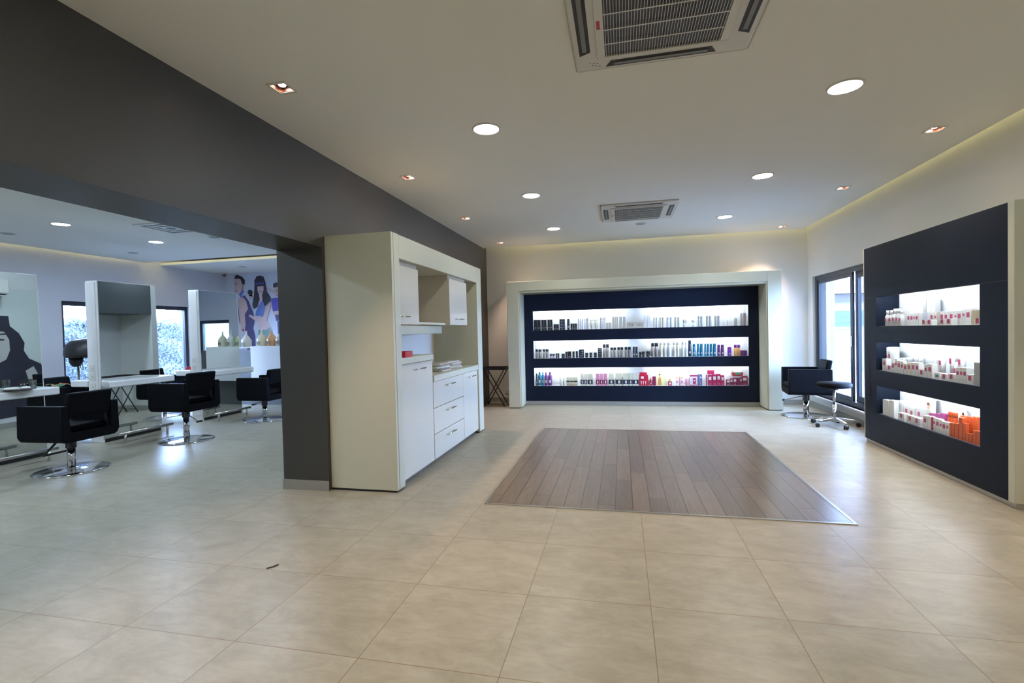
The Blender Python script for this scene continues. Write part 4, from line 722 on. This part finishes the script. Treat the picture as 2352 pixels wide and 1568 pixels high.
tag(bb(xb+.006, XF+.012, 4.6335, 6.184, .8425, .905, 'worktop', None, CREAM, .002, (0, 0, 0)), 'long low cream worktop with magazines on it', 'worktop')
B_ = (-2.16, 4.1, 1.42); c = thing('wall_cabinet', 'white gloss wall cabinet at the near end, above the raised worktop', 'cabinet', B_)
bb(xb, XF-.05, 3.8955, 4.40, 1.42, 1.984, 'carcass', c, CABIN, 0, B_); d = bb(XF-.048, XF-.028, 3.90, 4.39, 1.42, 1.945, 'door', c, GLOSSW, .002, B_); handle(XF-.028, 3.93, 4.13, 1.49, d, B_)
B_ = (-2.16, 5.5, 1.42); c = thing('wall_cabinet', 'white gloss wall cabinet at the far end, above the magazines', 'cabinet', B_)
bb(xb, XF-.03, 5.21, 5.82, 1.425, 1.984, 'carcass', c, CABIN, 0, B_); d = bb(XF-.028, XF-.008, 5.205, 5.825, 1.425, 1.945, 'door', c, GLOSSW, .002, B_); handle(XF-.008, 5.35, 5.63, 1.495, d, B_)
bb(XF-.16, XF-.06, 4.4002, 5.2098, 1.425, 1.447, 'x', None, CREAM, .002, (0, 0, 0)).name = 'shelf_board'
o = bpy.data.objects['shelf_board']; tag(o, 'thin cream shelf board between the two wall cabinets', 'shelf')
tag(bb(xb, -2.10, 3.8955, 5.53, 1.33, 1.4185, 'light_pelmet', None, CREAM, .002, (0, 0, 0)), 'cream box pelmet below the near wall cabinet', 'pelmet')
tag(G(mat('splashback', (.70, .69, .68), .2)).box(X0+.0165, X0+.022, 3.897, 4.633, 1.1255, 1.3295).box(X0+.0165, X0+.022, 4.6331, 6.05, .9055, 1.3295).make('splashback', shift=(X0+.018, 5.0, .906)), 'pale blue-grey glass splashback behind the worktop', 'splashback')
rnd = random.Random(11); z = {}
PAP = [(.50, .46, .40), (.20, .16, .13), (.58, .54, .46), (.28, .23, .18), (.46, .40, .34)]
names = ['lowest', 'second', 'third', 'fourth', 'topmost']
for si, (x, y, n, w_) in enumerate(((-2.05, 5.22, 5, 'near'), (-2.12, 5.76, 5, 'far'))):
    zz = .9055
    for k in range(n):
        h = rnd.uniform(.012, .021); g = G(mat(f'paper_{(k+si)%5}', PAP[(k+si) % 5], .4, noise=.5, nscale=18)); g.box(-.105, .105, -.14, .14, 0, h, None, .001, 1)
        g.box(-.1055, .1055, -.1405, -.1402, .001, h-.001, mat('paper_edge', (.72, .70, .64), .7))
        tag(g.make('magazine', loc=(x+rnd.uniform(-.02, .02), y+rnd.uniform(-.03, .03)*(1+si), zz), rz=rnd.uniform(-.25, .25)+si*rnd.choice((0, .7, -.4))), f'{names[k] if k < n-1 else "topmost"} magazine in the {w_} stack on the long worktop', 'magazine', 'magazines on the worktop'); zz += h+.0006
g = G(mat('red_acrylic', (.45, .012, .03), .25)); g.box(-.06, .06, -.10, .10, 0, .004); g.box(-.06, -.056, -.10, .10, .004, .05); g.box(.056, .06, -.10, .10, .004, .05); g.box(-.056, .056, -.10, -.096, .004, .05); g.box(-.056, .056, .096, .10, .004, .05)
tag(g.make('tray', loc=(-1.95, 4.12, 1.1255), rz=.1), 'small red tray on the raised worktop', 'tray')

# ---------------------------------------------------------------- folding trolley tables
def folding_table(x, y, rz, label, col=DARKM):
    t = thing('folding_table', label, 'table', (x, y, 0), rz, 'black folding tables')
    g = G(col); g.box(-.22, .22, -.17, .17, .655, .664, bev=.002); g.box(-.22, .22, -.17, -.163, .664, .70); g.box(-.22, .22, .163, .17, .664, .70); g.box(-.22, -.213, -.163, .163, .664, .70); g.box(.213, .22, -.163, .163, .664, .70); g.make('tray_top', t)
    for s in (-1, 1):
        G(DARKM).cone((-.19, s*.15, 0), (.19, s*.15, .655), .009).make('leg', t); G(DARKM).cone((.19, s*.128, 0), (-.19, s*.128, .655), .009).make('leg', t)
    G(DARKM).cone((-.155, -.14, .06), (-.155, .14, .06), .005).make('crossbar', t); G(DARKM).cone((.155, -.12, .06), (.155, .12, .06), .005).make('crossbar', t)
    return t
ft = folding_table(-2.24, 8.55, 0, 'black folding table between the cupboard and the back display')
dup(ft, (-4.36, 7.12, 0), PI/2, 'black folding table by the white salon wall, seen only in the mirror')
def socket(loc, rz, label):
    t = thing('wall_socket', label, 'socket', loc, rz, 'wall sockets'); G(PLAST).box(-.043, .043, -.008, 0, -.043, .043, bev=.002).make('plate', t)
    G(BLACKP).box(-.003, .003, -.0088, -.0081, .008, .02).box(-.017, -.009, -.0088, -.0081, -.012, -.007).box(.009, .017, -.0088, -.0081, -.012, -.007).make('pin_holes', t); return t
sk = socket((-2.12, YB-.0005, .21), 0, 'white socket low on the back wall under the folding table')
dup(sk, (2.62, YB-.0005, .25), 0, 'white socket low on the back wall behind the salon chair')

# ---------------------------------------------------------------- salon chairs
def chair(label, lift=0):
    """faces local -y"""
    t = thing('salon_chair', label, 'chair', (0, 0, 0), 0, 'black salon chairs')
    z0, zt, hw = .335+lift, .70+lift, .29; r = .055; P = []
    def arc(cx, cz, a0, a1): return [(cx+r*math.cos(a0+(a1-a0)*i/6), cz+r*math.sin(a0+(a1-a0)*i/6)) for i in range(7)]
    P = [(-hw, zt)]+arc(-hw+r, z0+r, PI, 1.5*PI)+arc(hw-r, z0+r, 1.5*PI, 2*PI)+[(hw, zt), (hw-.075, zt), (hw-.075, z0+.085), (-hw+.075, z0+.085), (-hw+.075, zt)]
    g = G(LEATHER); k = 0; n = len(P)
    for poly in ([P[0]]+P[1:8]+[P[-2], P[-1]], ): pass
    # three convex blocks of one tub: near arm, floor, far arm
    g.prism(P, 'y', -.27, .27, bev=.012); g.make('tub', t)
    g = G(LEATHER); g.box(-.2145, .2145, -.262, .20, z0+.0855, z0+.155, bev=.02, seg=3); g.make('seat', t)
    g = G(LEATHER); g.hull8([(-.214, .175, z0+.24), (.214, .175, z0+.24), (.214, .25, z0+.24), (-.214, .25, z0+.24), (-.214, .225, zt+.125), (.214, .225, zt+.125), (.214, .295, zt+.125), (-.214, .295, zt+.125)], None, .02, 3); g.make('backrest', t)
    g = G(DARKM); g.box(-.2135, -.200, .19, .225, z0+.086, z0+.25); g.make('back_bracket', t); g = G(DARKM); g.box(.200, .2135, .19, .225, z0+.086, z0+.25); g.make('back_bracket', t)
    G(BLACKP).lathe([(.10, z0-.012), (.10, z0-.002), (.045, z0-.014), (.045, z0-.10), (.04, z0-.105)][::-1], seg=20).make('collar', t)
    G(CHROME).lathe([(.036, .018), (.036, z0-.10)], seg=20).make('column', t)
    G(CHROME).lathe([(.315, 0), (.318, .006), (.30, .012), (.10, .017), (.06, .022), (.036, .03)], seg=48).make('base_plate', t)
    return t
def lever(t, ang, z, double):
    g = G(STEEL); d = Vector((math.cos(ang), math.sin(ang), 0)); s = Vector((-d.y, d.x, 0))
    for k in ((-.02, .02) if double else (0,)): g.path([tuple(d*.04+s*k+Vector((0, 0, z))), tuple(d*.20+s*k+Vector((0, 0, z-.05))), tuple(d*.27+s*k+Vector((0, 0, z-.07)))], .006)
    p = d*.29+Vector((0, 0, z-.072)); g.cone(tuple(p-s*.035), tuple(p+s*.035), .014, .014, BLACKP); return lb(g.make('pump_lever', t), 'steel pump lever with black pedal')
ch = chair('x'); ch.location = (-5.62, 3.93, 0); ch.rotation_euler.z = -PI/2+.05; ch['label'] = 'black salon chair nearest the camera, in front of the leftmost mirror station'
copies = [dup(ch, (-7.80, 5.46, 0), PI/2+.1, 'black salon chair behind the stations with a colourful cape on its arm'), dup(ch, (-7.86, 7.0, 0), PI/2, 'black salon chair by the window, mostly hidden behind the middle station'), dup(ch, (-5.67, 6.82, 0), -PI/2+.02, 'black salon chair partly hidden by the charcoal pier'), dup(ch, (2.61, 7.86, 0), -PI/2-.12, 'black salon chair by the right window beside the wheeled stool')]
g = G(DARKM); g.path([(-.09, -.05, .32), (-.11, -.20, .17), (.11, -.20, .17), (.09, -.05, .32)], .011); lb(g.make('footrest', ch), 'black metal footrest loop')
ch2 = chair('black salon chair facing the middle mirror station', .075); ch2.location = (-5.63, 5.32, 0); ch2.rotation_euler.z = -PI/2+.02
lever(ch2, 1.3, .34, False); lever(copies[2], -1.9, .30, False); lever(copies[3], -PI/2-.35, .29, True)
# towel on the hidden chair
CAPE = mat('patterned_cape', (.30, .12, .05), .8); nt = CAPE.node_tree; tc = N(nt, 'ShaderNodeTexCoord'); vo = N(nt, 'ShaderNodeTexVoronoi'); vo.inputs['Scale'].default_value = 22; nt.links.new(tc.outputs['Object'], vo.inputs['Vector'])
rp = N(nt, 'ShaderNodeValToRGB'); rp.color_ramp.interpolation = 'CONSTANT'; rp.color_ramp.elements[0].color = (.03, .16, .08, 1); rp.color_ramp.elements[1].position = .4; rp.color_ramp.elements[1].color = (.5, .14, .05, 1); e = rp.color_ramp.elements.new(.7); e.color = (.55, .35, .2, 1)
sp = N(nt, 'ShaderNodeSeparateColor'); nt.links.new(vo.outputs['Color'], sp.inputs[0]); nt.links.new(sp.outputs[0], rp.inputs[0]); nt.links.new(rp.outputs[0], nt.nodes['Principled BSDF'].inputs['Base Color'])
g = G(CAPE)
def cape(u, v):
    y = -.21+.30*v; s = (u-.5)*2
    return (-7.62+.20*s*0+y*0+ (u-.5)*.34, 5.46-.3+ .05+ .03*math.sin(u*9)+v*.12-.06, .738+.016*math.sin(u*7+v*5)+.012*v)
g.grid(cape, 16, 10); tag(g.make('cape', shift=(-7.62, 5.2, .71)), 'folded orange and green patterned cape on the arm of a hidden chair', 'cape')

# ---------------------------------------------------------------- wheeled stool
t = thing('stool', 'round black wheeled stool with chrome five-star base, right window', 'stool', (2.70, 7.13, 0))
G(LEATHER).lathe([(.10, .50), (.185, .505), (.20, .52), (.20, .55), (.188, .568), (.0001, .575)], seg=36).make('seat', t)
G(BLACKP).lathe([(.05, .47), (.055, .4995)], seg=20).make('seat_plate', t); G(STEEL).lathe([(.016, .29), (.016, .47)], seg=16).make('gas_lift', t); G(CHROME).lathe([(.035, .055), (.036, .09), (.027, .14), (.025, .30), (.018, .302)], seg=20).make('column', t)
for k in range(5):
    a = -PI/2+.13+k*2*PI/5; d = Vector((math.cos(a), math.sin(a), 0)); s = Vector((-d.y, d.x, 0))
    lg = G(CHROME); lg.hull8([tuple(d*.03-s*.02+Vector((0, 0, .075))), tuple(d*.265-s*.012+Vector((0, 0, .062))), tuple(d*.265+s*.012+Vector((0, 0, .062))), tuple(d*.03+s*.02+Vector((0, 0, .075))), tuple(d*.03-s*.02+Vector((0, 0, .115))), tuple(d*.265-s*.012+Vector((0, 0, .085))), tuple(d*.265+s*.012+Vector((0, 0, .085))), tuple(d*.03+s*.02+Vector((0, 0, .115)))], None, .006); L = lg.make('leg', t)
    cg = G(BLACKP); p = d*.262; q = s if k % 2 else (d+s).normalized()
    for o_ in (-.014, .014): cg.cone(tuple(p+q*(o_-.008)+Vector((0, 0, .026))), tuple(p+q*(o_+.008)+Vector((0, 0, .026))), .026, None, None, 16)
    cg.cone(tuple(p+Vector((0, 0, .03))), tuple(p+Vector((0, 0, .062))), .007, None, STEEL, 8); cg.make('caster', L)

# ---------------------------------------------------------------- mirror stations
XM = -6.65
def station(y0, y1, label):
    t = thing('mirror_station', label, 'mirror station', (-6.75, (y0+y1)/2, 0), group='double-sided mirror stations'); L = (y1-y0)/2
    z1 = 2.125
    G(WHITEM).hull8([(-.095, -L, .0), (.095, -L, .0), (.095, L+.02, .0), (-.095, L+.02, .0), (-.095, -L, z1), (.095, -L, z1), (.095, L-.02, z1), (-.095, L-.02, z1)], None, .004).make('panel', t)
    G(GREYP).box(-.11, .105, -L-.012, -L-.0005, .09, z1+.003, bev=.004).make('edge_trim', t) if False else G(WHITEM).box(-.085, .07, -L-.012, -L-.0005, .09, z1-.02, bev=.004).make('edge_trim', t)
    G(MIRROR).hull8([(.0955, -L+.012, .045), (.10, -L+.012, .045), (.10, L+.005, .045), (.0955, L+.005, .045), (.0955, -L+.012, z1-.004), (.10, -L+.012, z1-.004), (.10, L-.035, z1-.004), (.0955, L-.035, z1-.004)]).make('mirror', t)
    G(MIRROR).box(-.10, -.0955, -L+.012, L-.035, .045, z1-.004).make('mirror', t)
    G(BLACKP).box(.0955, .0985, -L+.03, L-.01, .002, .043).box(-.0985, -.0955, -L+.03, L-.01, .002, .043).make('kick_strip', t)
    G(WHITEM).hull8([(.1005, -L+.005, .735), (.43, -L-.15, .735), (.43, L-.06, .735), (.1005, L-.02, .735), (.1005, -L+.005, .82), (.43, -L-.15, .82), (.43, L-.06, .82), (.1005, L-.02, .82)], None, .012).make('shelf', t); G(WHITEM).box(-.38, -.1005, -L-.02, L-.10, .735, .82, bev=.012).make('shelf', t)
    for k, z in enumerate((.70, .83, .94)):
        s = G(PLAST).box(-.05, .035, -L-.018, -L-.0125, z, z+.085, bev=.002); 
        for a in (-.012, .004): s.box(a-.003, a+.003, -L-.0186, -L-.0181, z+.03, z+.04, BLACKP)
        s.make('socket', t)
    return t
st = station(3.55, 4.39, 'mirror station at the left edge, reflecting a portrait of a woman')
st1 = dup(st, (-6.75, 5.45, 0), 0, 'middle mirror station with a white shelf, seen from its socketed end')
st2 = dup(st, (-6.75, 7.01, 0), 0, 'far mirror station near the mural wall')
def rail(yc, label):
    t = thing('foot_rail', label, 'foot rail', (-6.33, yc, 0), group='steel foot rails')
    G(STEEL).cone((0, -.385, .125), (0, .385, .125), .02, None, None, 16).make('bar', t)
    for y in (-.30, .30): G(STEEL).cone((0, y, .004), (0, y, .108), .014).lathe([(.028, 0), (.028, .004)], (0, y, 0), None, 16).make('post', t)
    return t
ra = rail(3.90, 'steel foot rail in front of the leftmost station'); dup(ra, (-6.33, 5.37, 0), 0, 'steel foot rail in front of the middle station'); dup(ra, (-6.33, 6.88, 0), 0, 'steel foot rail in front of the far station')
# things on the shelves
def tumbler(x, y, label):
    g = G(TUMBLER); g.lathe([(.027, 0), (.036, .10), (.034, .10), (.0255, .008), (.0001, .008)], seg=24, cap=True); o = g.make('drinking_glass', loc=(x, y, .8205)); tag(o, label, 'glass', 'glasses on the left shelf')
    return o
tumbler(-6.545, 3.84, 'drinking glass at the left edge, behind the tissues on the shelf'); tumbler(-6.45, 4.15, 'drinking glass of water standing alone on the left shelf')
t = thing('tray', 'dark tray with crumpled white tissues on the left shelf', 'tray', (-6.36, 3.95, .8205)); G(mat('tray_brown', (.07, .05, .045), .4)).lathe([(.10, 0), (.13, .012), (.128, .014), (.10, .006), (.0001, .006)], seg=30, sc=(.8, 1.1, 1)).make('dish', t)
g = G(mat('tissue', (.75, .76, .74), .9)); rnd = random.Random(4)
for k in range(5): g.ball((rnd.uniform(-.05, .05), rnd.uniform(-.08, .08), .026), .035, None, 10, 7, (1, 1.3, .5))
g.make('tissues', t)
tag(G(mat('mint_paper', (.42, .66, .58), .6)).box(-.08, .08, -.06, .06, 0, .004).make('notebook', loc=(-6.43, 4.20+.02, .8205) if False else (-6.55, 4.24, .8205), rz=.2), 'mint green paper pad beside the glass on the left shelf', 'notebook')
for k, (y, h) in enumerate(((6.85, .05), (7.02, .045))):
    tag(G(mat('red_acrylic', (.45, .012, .03), .25)).box(-.06, .06, -.07, .07, 0, h, bev=.004).make('storage_box', loc=(-7.08, y, .8205)), ('red box on the rear shelf of the far station, nearer one', 'red box on the rear shelf of the far station, farther one')[k], 'box', 'red boxes on the rear shelf')
t = thing('spray_bottle', 'white spray bottle with dark base on the rear shelf of the far station', 'bottle', (-7.02, 7.19, .8205)); G(DARKM).lathe([(.025, 0), (.027, .07)], seg=14).make('bottle', t); G(WHITEM).lathe([(.027, .0705), (.02, .12), (.008, .13), (.008, .16)], seg=14).make('top', t)
# hood dryer on its stand
t = thing('hair_dryer_hood', 'black salon hood dryer on a stand by the window', 'hair dryer', (-8.36, 6.14, 0))
BLK = mat('dryer_shell', (.018, .019, .024), .4)
G(BLK).lathe([(.255, 1.09), (.282, 1.085), (.292, 1.13), (.288, 1.21), (.262, 1.285), (.20, 1.345), (.10, 1.378), (.0001, 1.385)], seg=36, cap=False).make('hood', t)
G(BLACKP).lathe([(.25, 1.08), (.27, 1.088), (.24, 1.10), (.15, 1.17)], seg=30, cap=False).make('inner_rim', t)
g = G(BLACKP); g.lathe([(.03, .93), (.06, .95), (.085, 1.0), (.095, 1.084)], (-.17, -.05, 0), None, 18); g.cone((-.25, -.07, 1.03), (-.09, -.03, 1.03), .03); g.make('motor_housing', t)
g = G(DARKM); g.path([(-.06, -.06, 1.04), (-.01, -.07, .96), (-.02, -.06, .88), (-.07, -.05, .90), (-.10, -.05, .96)], .005, None, 6); g.make('cable', t)
G(STEEL).cone((-.13, -.05, .08), (-.13, -.05, .929), .016).make('pole', t)
for k in range(5): a = k*2*PI/5; G(DARKM).cone((-.13, -.05, .09), (-.13+.26*math.cos(a), -.05+.26*math.sin(a), .03), .014, .01).ball((-.13+.26*math.cos(a), -.05+.26*math.sin(a), .024), .024).make('leg', t)

# ---------------------------------------------------------------- end of the salon: low partition, bottle counter, mural
PART = mat('grey_partition', (.085, .086, .088), .5, noise=.05, nscale=3)
tag(G(PART).box(-7.9, -4.9, 8.35, 8.45, 0, 1.09, bev=.003).make('low_partition', shift=(-6.4, 8.4, 0)), 'low dark grey partition in front of the mural', 'partition')
tag(G(WHITEM).box(-6.97, -5.31, 8.05, 8.3495, .50, 1.165, bev=.004).make('wall_counter', shift=(-6.14, 8.2, .5)), 'white box counter fixed to the grey partition, bottles on top', 'counter')
tag(G(WHITEM).box(-7.26, -6.972, 8.10, 8.32, 1.128, 1.148, bev=.003).make('side_ledge', shift=(-7.1, 8.2, 1.128)), 'small white ledge beside the bottle counter', 'shelf')
def bottle(x, z, s, tint, label):
    t = thing('oil_bottle', label, 'bottle', (x, 8.19, z), group='glass bottles on the white counter')
    m = mat('bottle_'+tint, {'amber': (.62, .33, .16), 'pale': (.52, .52, .40), 'green': (.36, .44, .16), 'clear': (.52, .55, .52)}[tint], .12, spec=.6)
    G(m).lathe([(.092*s, 0), (.097*s, .008*s), (.097*s, .14*s), (.06*s, .20*s), (.022*s, .25*s), (.016*s, .31*s)], seg=20).make('glass_body', t)
    G(PLAST).lathe([(.016*s, .311*s), (.016*s, .335*s)], seg=12).make('stopper', t); G(mat('brown_label', (.22, .17, .11), .6)).box(-.035*s, .035*s, -.1*s, -.0935*s, .03*s, .10*s).make('label', t)
    return t
for x, s, c, l in ((-6.82, .97, 'pale', 'pale oil bottle at the left end of the white counter'), (-6.60, .97, 'amber', 'amber oil bottle on the white counter'), (-6.40, .97, 'clear', 'clear oil bottle right of the amber one on the white counter'), (-6.18, .9, 'clear', 'clear oil bottle seen in the far mirror, beside the amber one'), (-5.98, .9, 'green', 'green oil bottle reflected in the far mirror'), (-5.78, .9, 'clear', 'clear oil bottle reflected in the far mirror, left of the green one'), (-5.58, .9, 'pale', 'pale oil bottle at the left end in the far mirror')):
    bottle(x, 1.1655, s, c, l)
bottle(-7.17, 1.1485, .95, 'clear', 'clear oil bottle on the small white ledge')
def mcol(k, c): return mat('print_'+k, c, .6)
SK, SKD = mcol('skin', (.60, .45, .46)), mcol('skin_shade', (.42, .24, .27)); HB, NV = mcol('black_hair', (.018, .016, .03)), mcol('navy_cloth', (.045, .045, .16)); RB, DN, WH = mcol('royal_blue', (.06, .055, .36)), mcol('denim', (.10, .16, .46)), mcol('white_cloth', (.66, .70, .80))
GD, LP = mcol('mural_ground', (.60, .64, .76)), mcol('lips', (.40, .05, .10)); DG = mcol('grey_green', (.16, .26, .26))
t = thing('wall_mural', 'large pale blue wall mural showing three posing people', 'mural', (-7.4, YS-.002, 1.06))
def c7(a, b): px, py = 520+a/6.814, 610+b/6.814; return (-9.372+(px-518)*.01175+(py-628)*.00062-(-7.4), 2.906-(py-628)*.01072-(py-628)*.0)
def art(name, par, layers, f, ax='y', base=0.0, sgn=-1):
    g = G(); off = .0008
    for m, poly in layers:
        a, b = sorted((base+sgn*off, base+sgn*(off+.0006))); g.prism([f(*p) for p in poly], ax, a, b, m); off += .0009
    return g.make(name, par)
f = lambda a, b: (c7(a, b)[0], c7(a, b)[1]-1.06)
G(GD).box(-1.75, 3.2, -.0005, 0, .0, 1.82).make('background', t)
ell = lambda cx, cy_, rx, ry, n=14, a0=0, a1=2*PI: [(cx+rx*math.cos(a0+(a1-a0)*i/n), cy_+ry*math.sin(a0+(a1-a0)*i/n)) for i in range(n+1 if a1-a0 < 6 else n)]
art('printed_man', t, [
 (NV, [(270, 470), (330, 560), (390, 740), (400, 880), (370, 980), (390, 1100), (380, 1310), (240, 1310), (225, 1060), (240, 900), (250, 700), (200, 500)]),
 (SK, [(190, 505), (150, 560), (150, 700), (165, 900), (170, 1010), (215, 1040), (245, 930), (250, 760), (310, 680), (290, 560), (240, 500)]),
 (NV, [(140, 600), (150, 900), (160, 900), (155, 700)]),
 (SK, [(130, 215), (118, 280), (128, 330), (122, 365), (135, 395), (135, 440), (175, 455), (260, 390), (280, 310), (250, 210)]),
 (SKD, [(240, 310), (225, 390), (190, 450), (262, 390), (276, 320)]),
 (DN, [(180, 460), (255, 385), (270, 420), (210, 500)]),
 (HB, [(130, 215), (140, 180), (170, 148), (260, 190), (300, 245), (290, 310), (265, 310), (245, 300), (230, 225), (200, 215)]),
 (HB, [(128, 288), (165, 280), (165, 292), (130, 298)]), (LP, [(124, 390), (160, 395), (155, 408), (132, 408)]), (LP, [(190, 985), (220, 985), (215, 1025), (190, 1020)])], f)
art('printed_woman', t, [
 (SK, [(330, 490), (420, 490), (440, 430), (400, 420), (390, 530), (340, 545)]), (HB, ell(365, 430, 42, 40)),
 (DG, [(450, 1000), (655, 975), (640, 1240), (560, 1240), (550, 1080), (460, 1240), (400, 1240), (440, 1100)]),
 (SK, [(480, 560), (600, 560), (610, 700), (600, 850), (655, 970), (560, 1010), (455, 1000), (445, 860), (480, 760)]),
 (HB, [(445, 330), (450, 255), (490, 195), (545, 182), (600, 200), (625, 280), (640, 440), (690, 520), (680, 590), (580, 660), (540, 560), (500, 560), (470, 660), (400, 690), (385, 620), (425, 480)]),
 (SK, [(490, 330), (590, 330), (588, 400), (570, 445), (555, 480), (555, 560), (515, 570), (505, 460), (490, 420)]),
 (RB, [(465, 290), (600, 290), (600, 315), (465, 325)]), (HB, [(482, 315), (595, 312), (592, 345), (486, 350)]), (LP, [(518, 420), (560, 420), (548, 436), (528, 436)]),
 (DN, [(520, 590), (560, 560), (590, 680), (600, 850), (560, 820), (500, 800), (420, 790), (440, 720)]),
 (SK, [(660, 590), (685, 640), (620, 800), (590, 890), (520, 900), (420, 870), (310, 790), (340, 770), (430, 820), (530, 850), (590, 690)])], f)
art('printed_boy', t, [
 (SK, [(640, 360), (740, 410), (760, 470), (720, 450), (650, 400)]),
 (WH, [(740, 860), (850, 850), (860, 1240), (740, 1240)]), (NV, [(760, 880), (785, 880), (775, 1150), (750, 1150)]), (NV, [(820, 880), (840, 880), (850, 1150), (835, 1150)]),
 (SK, [(700, 720), (900, 700), (900, 860), (740, 860)]), (RB, [(690, 540), (760, 530), (930, 540), (930, 715), (705, 735)]), (NV, [(735, 790), (900, 770), (900, 870), (745, 880)]),
 (SK, [(755, 370), (870, 370), (865, 470), (830, 520), (790, 520), (760, 470)]), (HB, [(745, 380), (745, 320), (790, 300), (860, 310), (880, 375), (820, 365)]), (LP, [(785, 490), (825, 490), (815, 502), (795, 502)]), (HB, [(770, 425), (800, 425), (800, 434), (770, 434)]), (HB, [(825, 425), (850, 425), (850, 434), (825, 434)])], f)
# portrait on the white salon wall, seen in the leftmost mirror
t = thing('wall_portrait', 'printed portrait of a woman in a black hat, reflected in the left mirror', 'poster', (-3.8505, 5.65, .2))
def q(px, py): return ((5.50+px*.0057+(py-722)*.0009)-5.55, 1.775-(py-722)*.00565-.2)
G(mcol('portrait_ground', (.62, .67, .64))).box(-.003, 0, -.68, .72, .0, 2.0).make('background', t)
SKG, DK = mcol('grey_skin', (.50, .48, .46)), mcol('dark_brown', (.035, .022, .022))
art('printed_woman', t, [
 (HB, [(-70, 770), (-60, 745), (-30, 722), (33, 724), (31, 752), (48, 772), (56, 800), (50, 822), (58, 845), (84, 862), (88, 895), (105, 1000), (-70, 1010), (-75, 860)]),
 (SKG, [(-45, 770), (-10, 765), (15, 768), (22, 790), (18, 820), (5, 845), (-20, 858), (-40, 840), (-50, 800)]),
 (DK, [(-48, 776), (20, 772), (20, 776), (-48, 780)]), (DK, ell(3, 790, 9, 2.5)), (DK, ell(-32, 790, 9, 2.5)), (LP, ell(-16, 836, 9, 4)),
 (SKG, [(42, 880), (64, 868), (70, 890), (60, 905), (45, 910)]), (DK, [(20, 905), (80, 905), (100, 960), (-20, 960)]),
 *[(WH, ell(24+i*7+(j % 2)*3, 918+j*7, 1.8, 2.4, 6)) for i in range(10) for j in range(3)]], q, 'x', -.003, -1)
t = thing('split_air_conditioner', 'white wall air conditioner above the portrait, reflected in the left mirror', 'air conditioner', (-3.8505, 5.45, 2.05))
G(PLAST).prism([(0, 0), (-.12, .01), (-.20, .08), (-.19, .26), (0, .28)], 'y', -.42, .42, bev=.01).make('casing', t) if False else G(PLAST).box(-.20, 0, -.26, .26, .045, .28, bev=.025, seg=3).make('casing', t)
G(BLACKP).box(-.17, -.02, -.22, .22, .03, .0445).make('air_outlet', t); G(PLAST).box(-.19, -.09, -.21, .21, .018, .028).make('louvre', t)
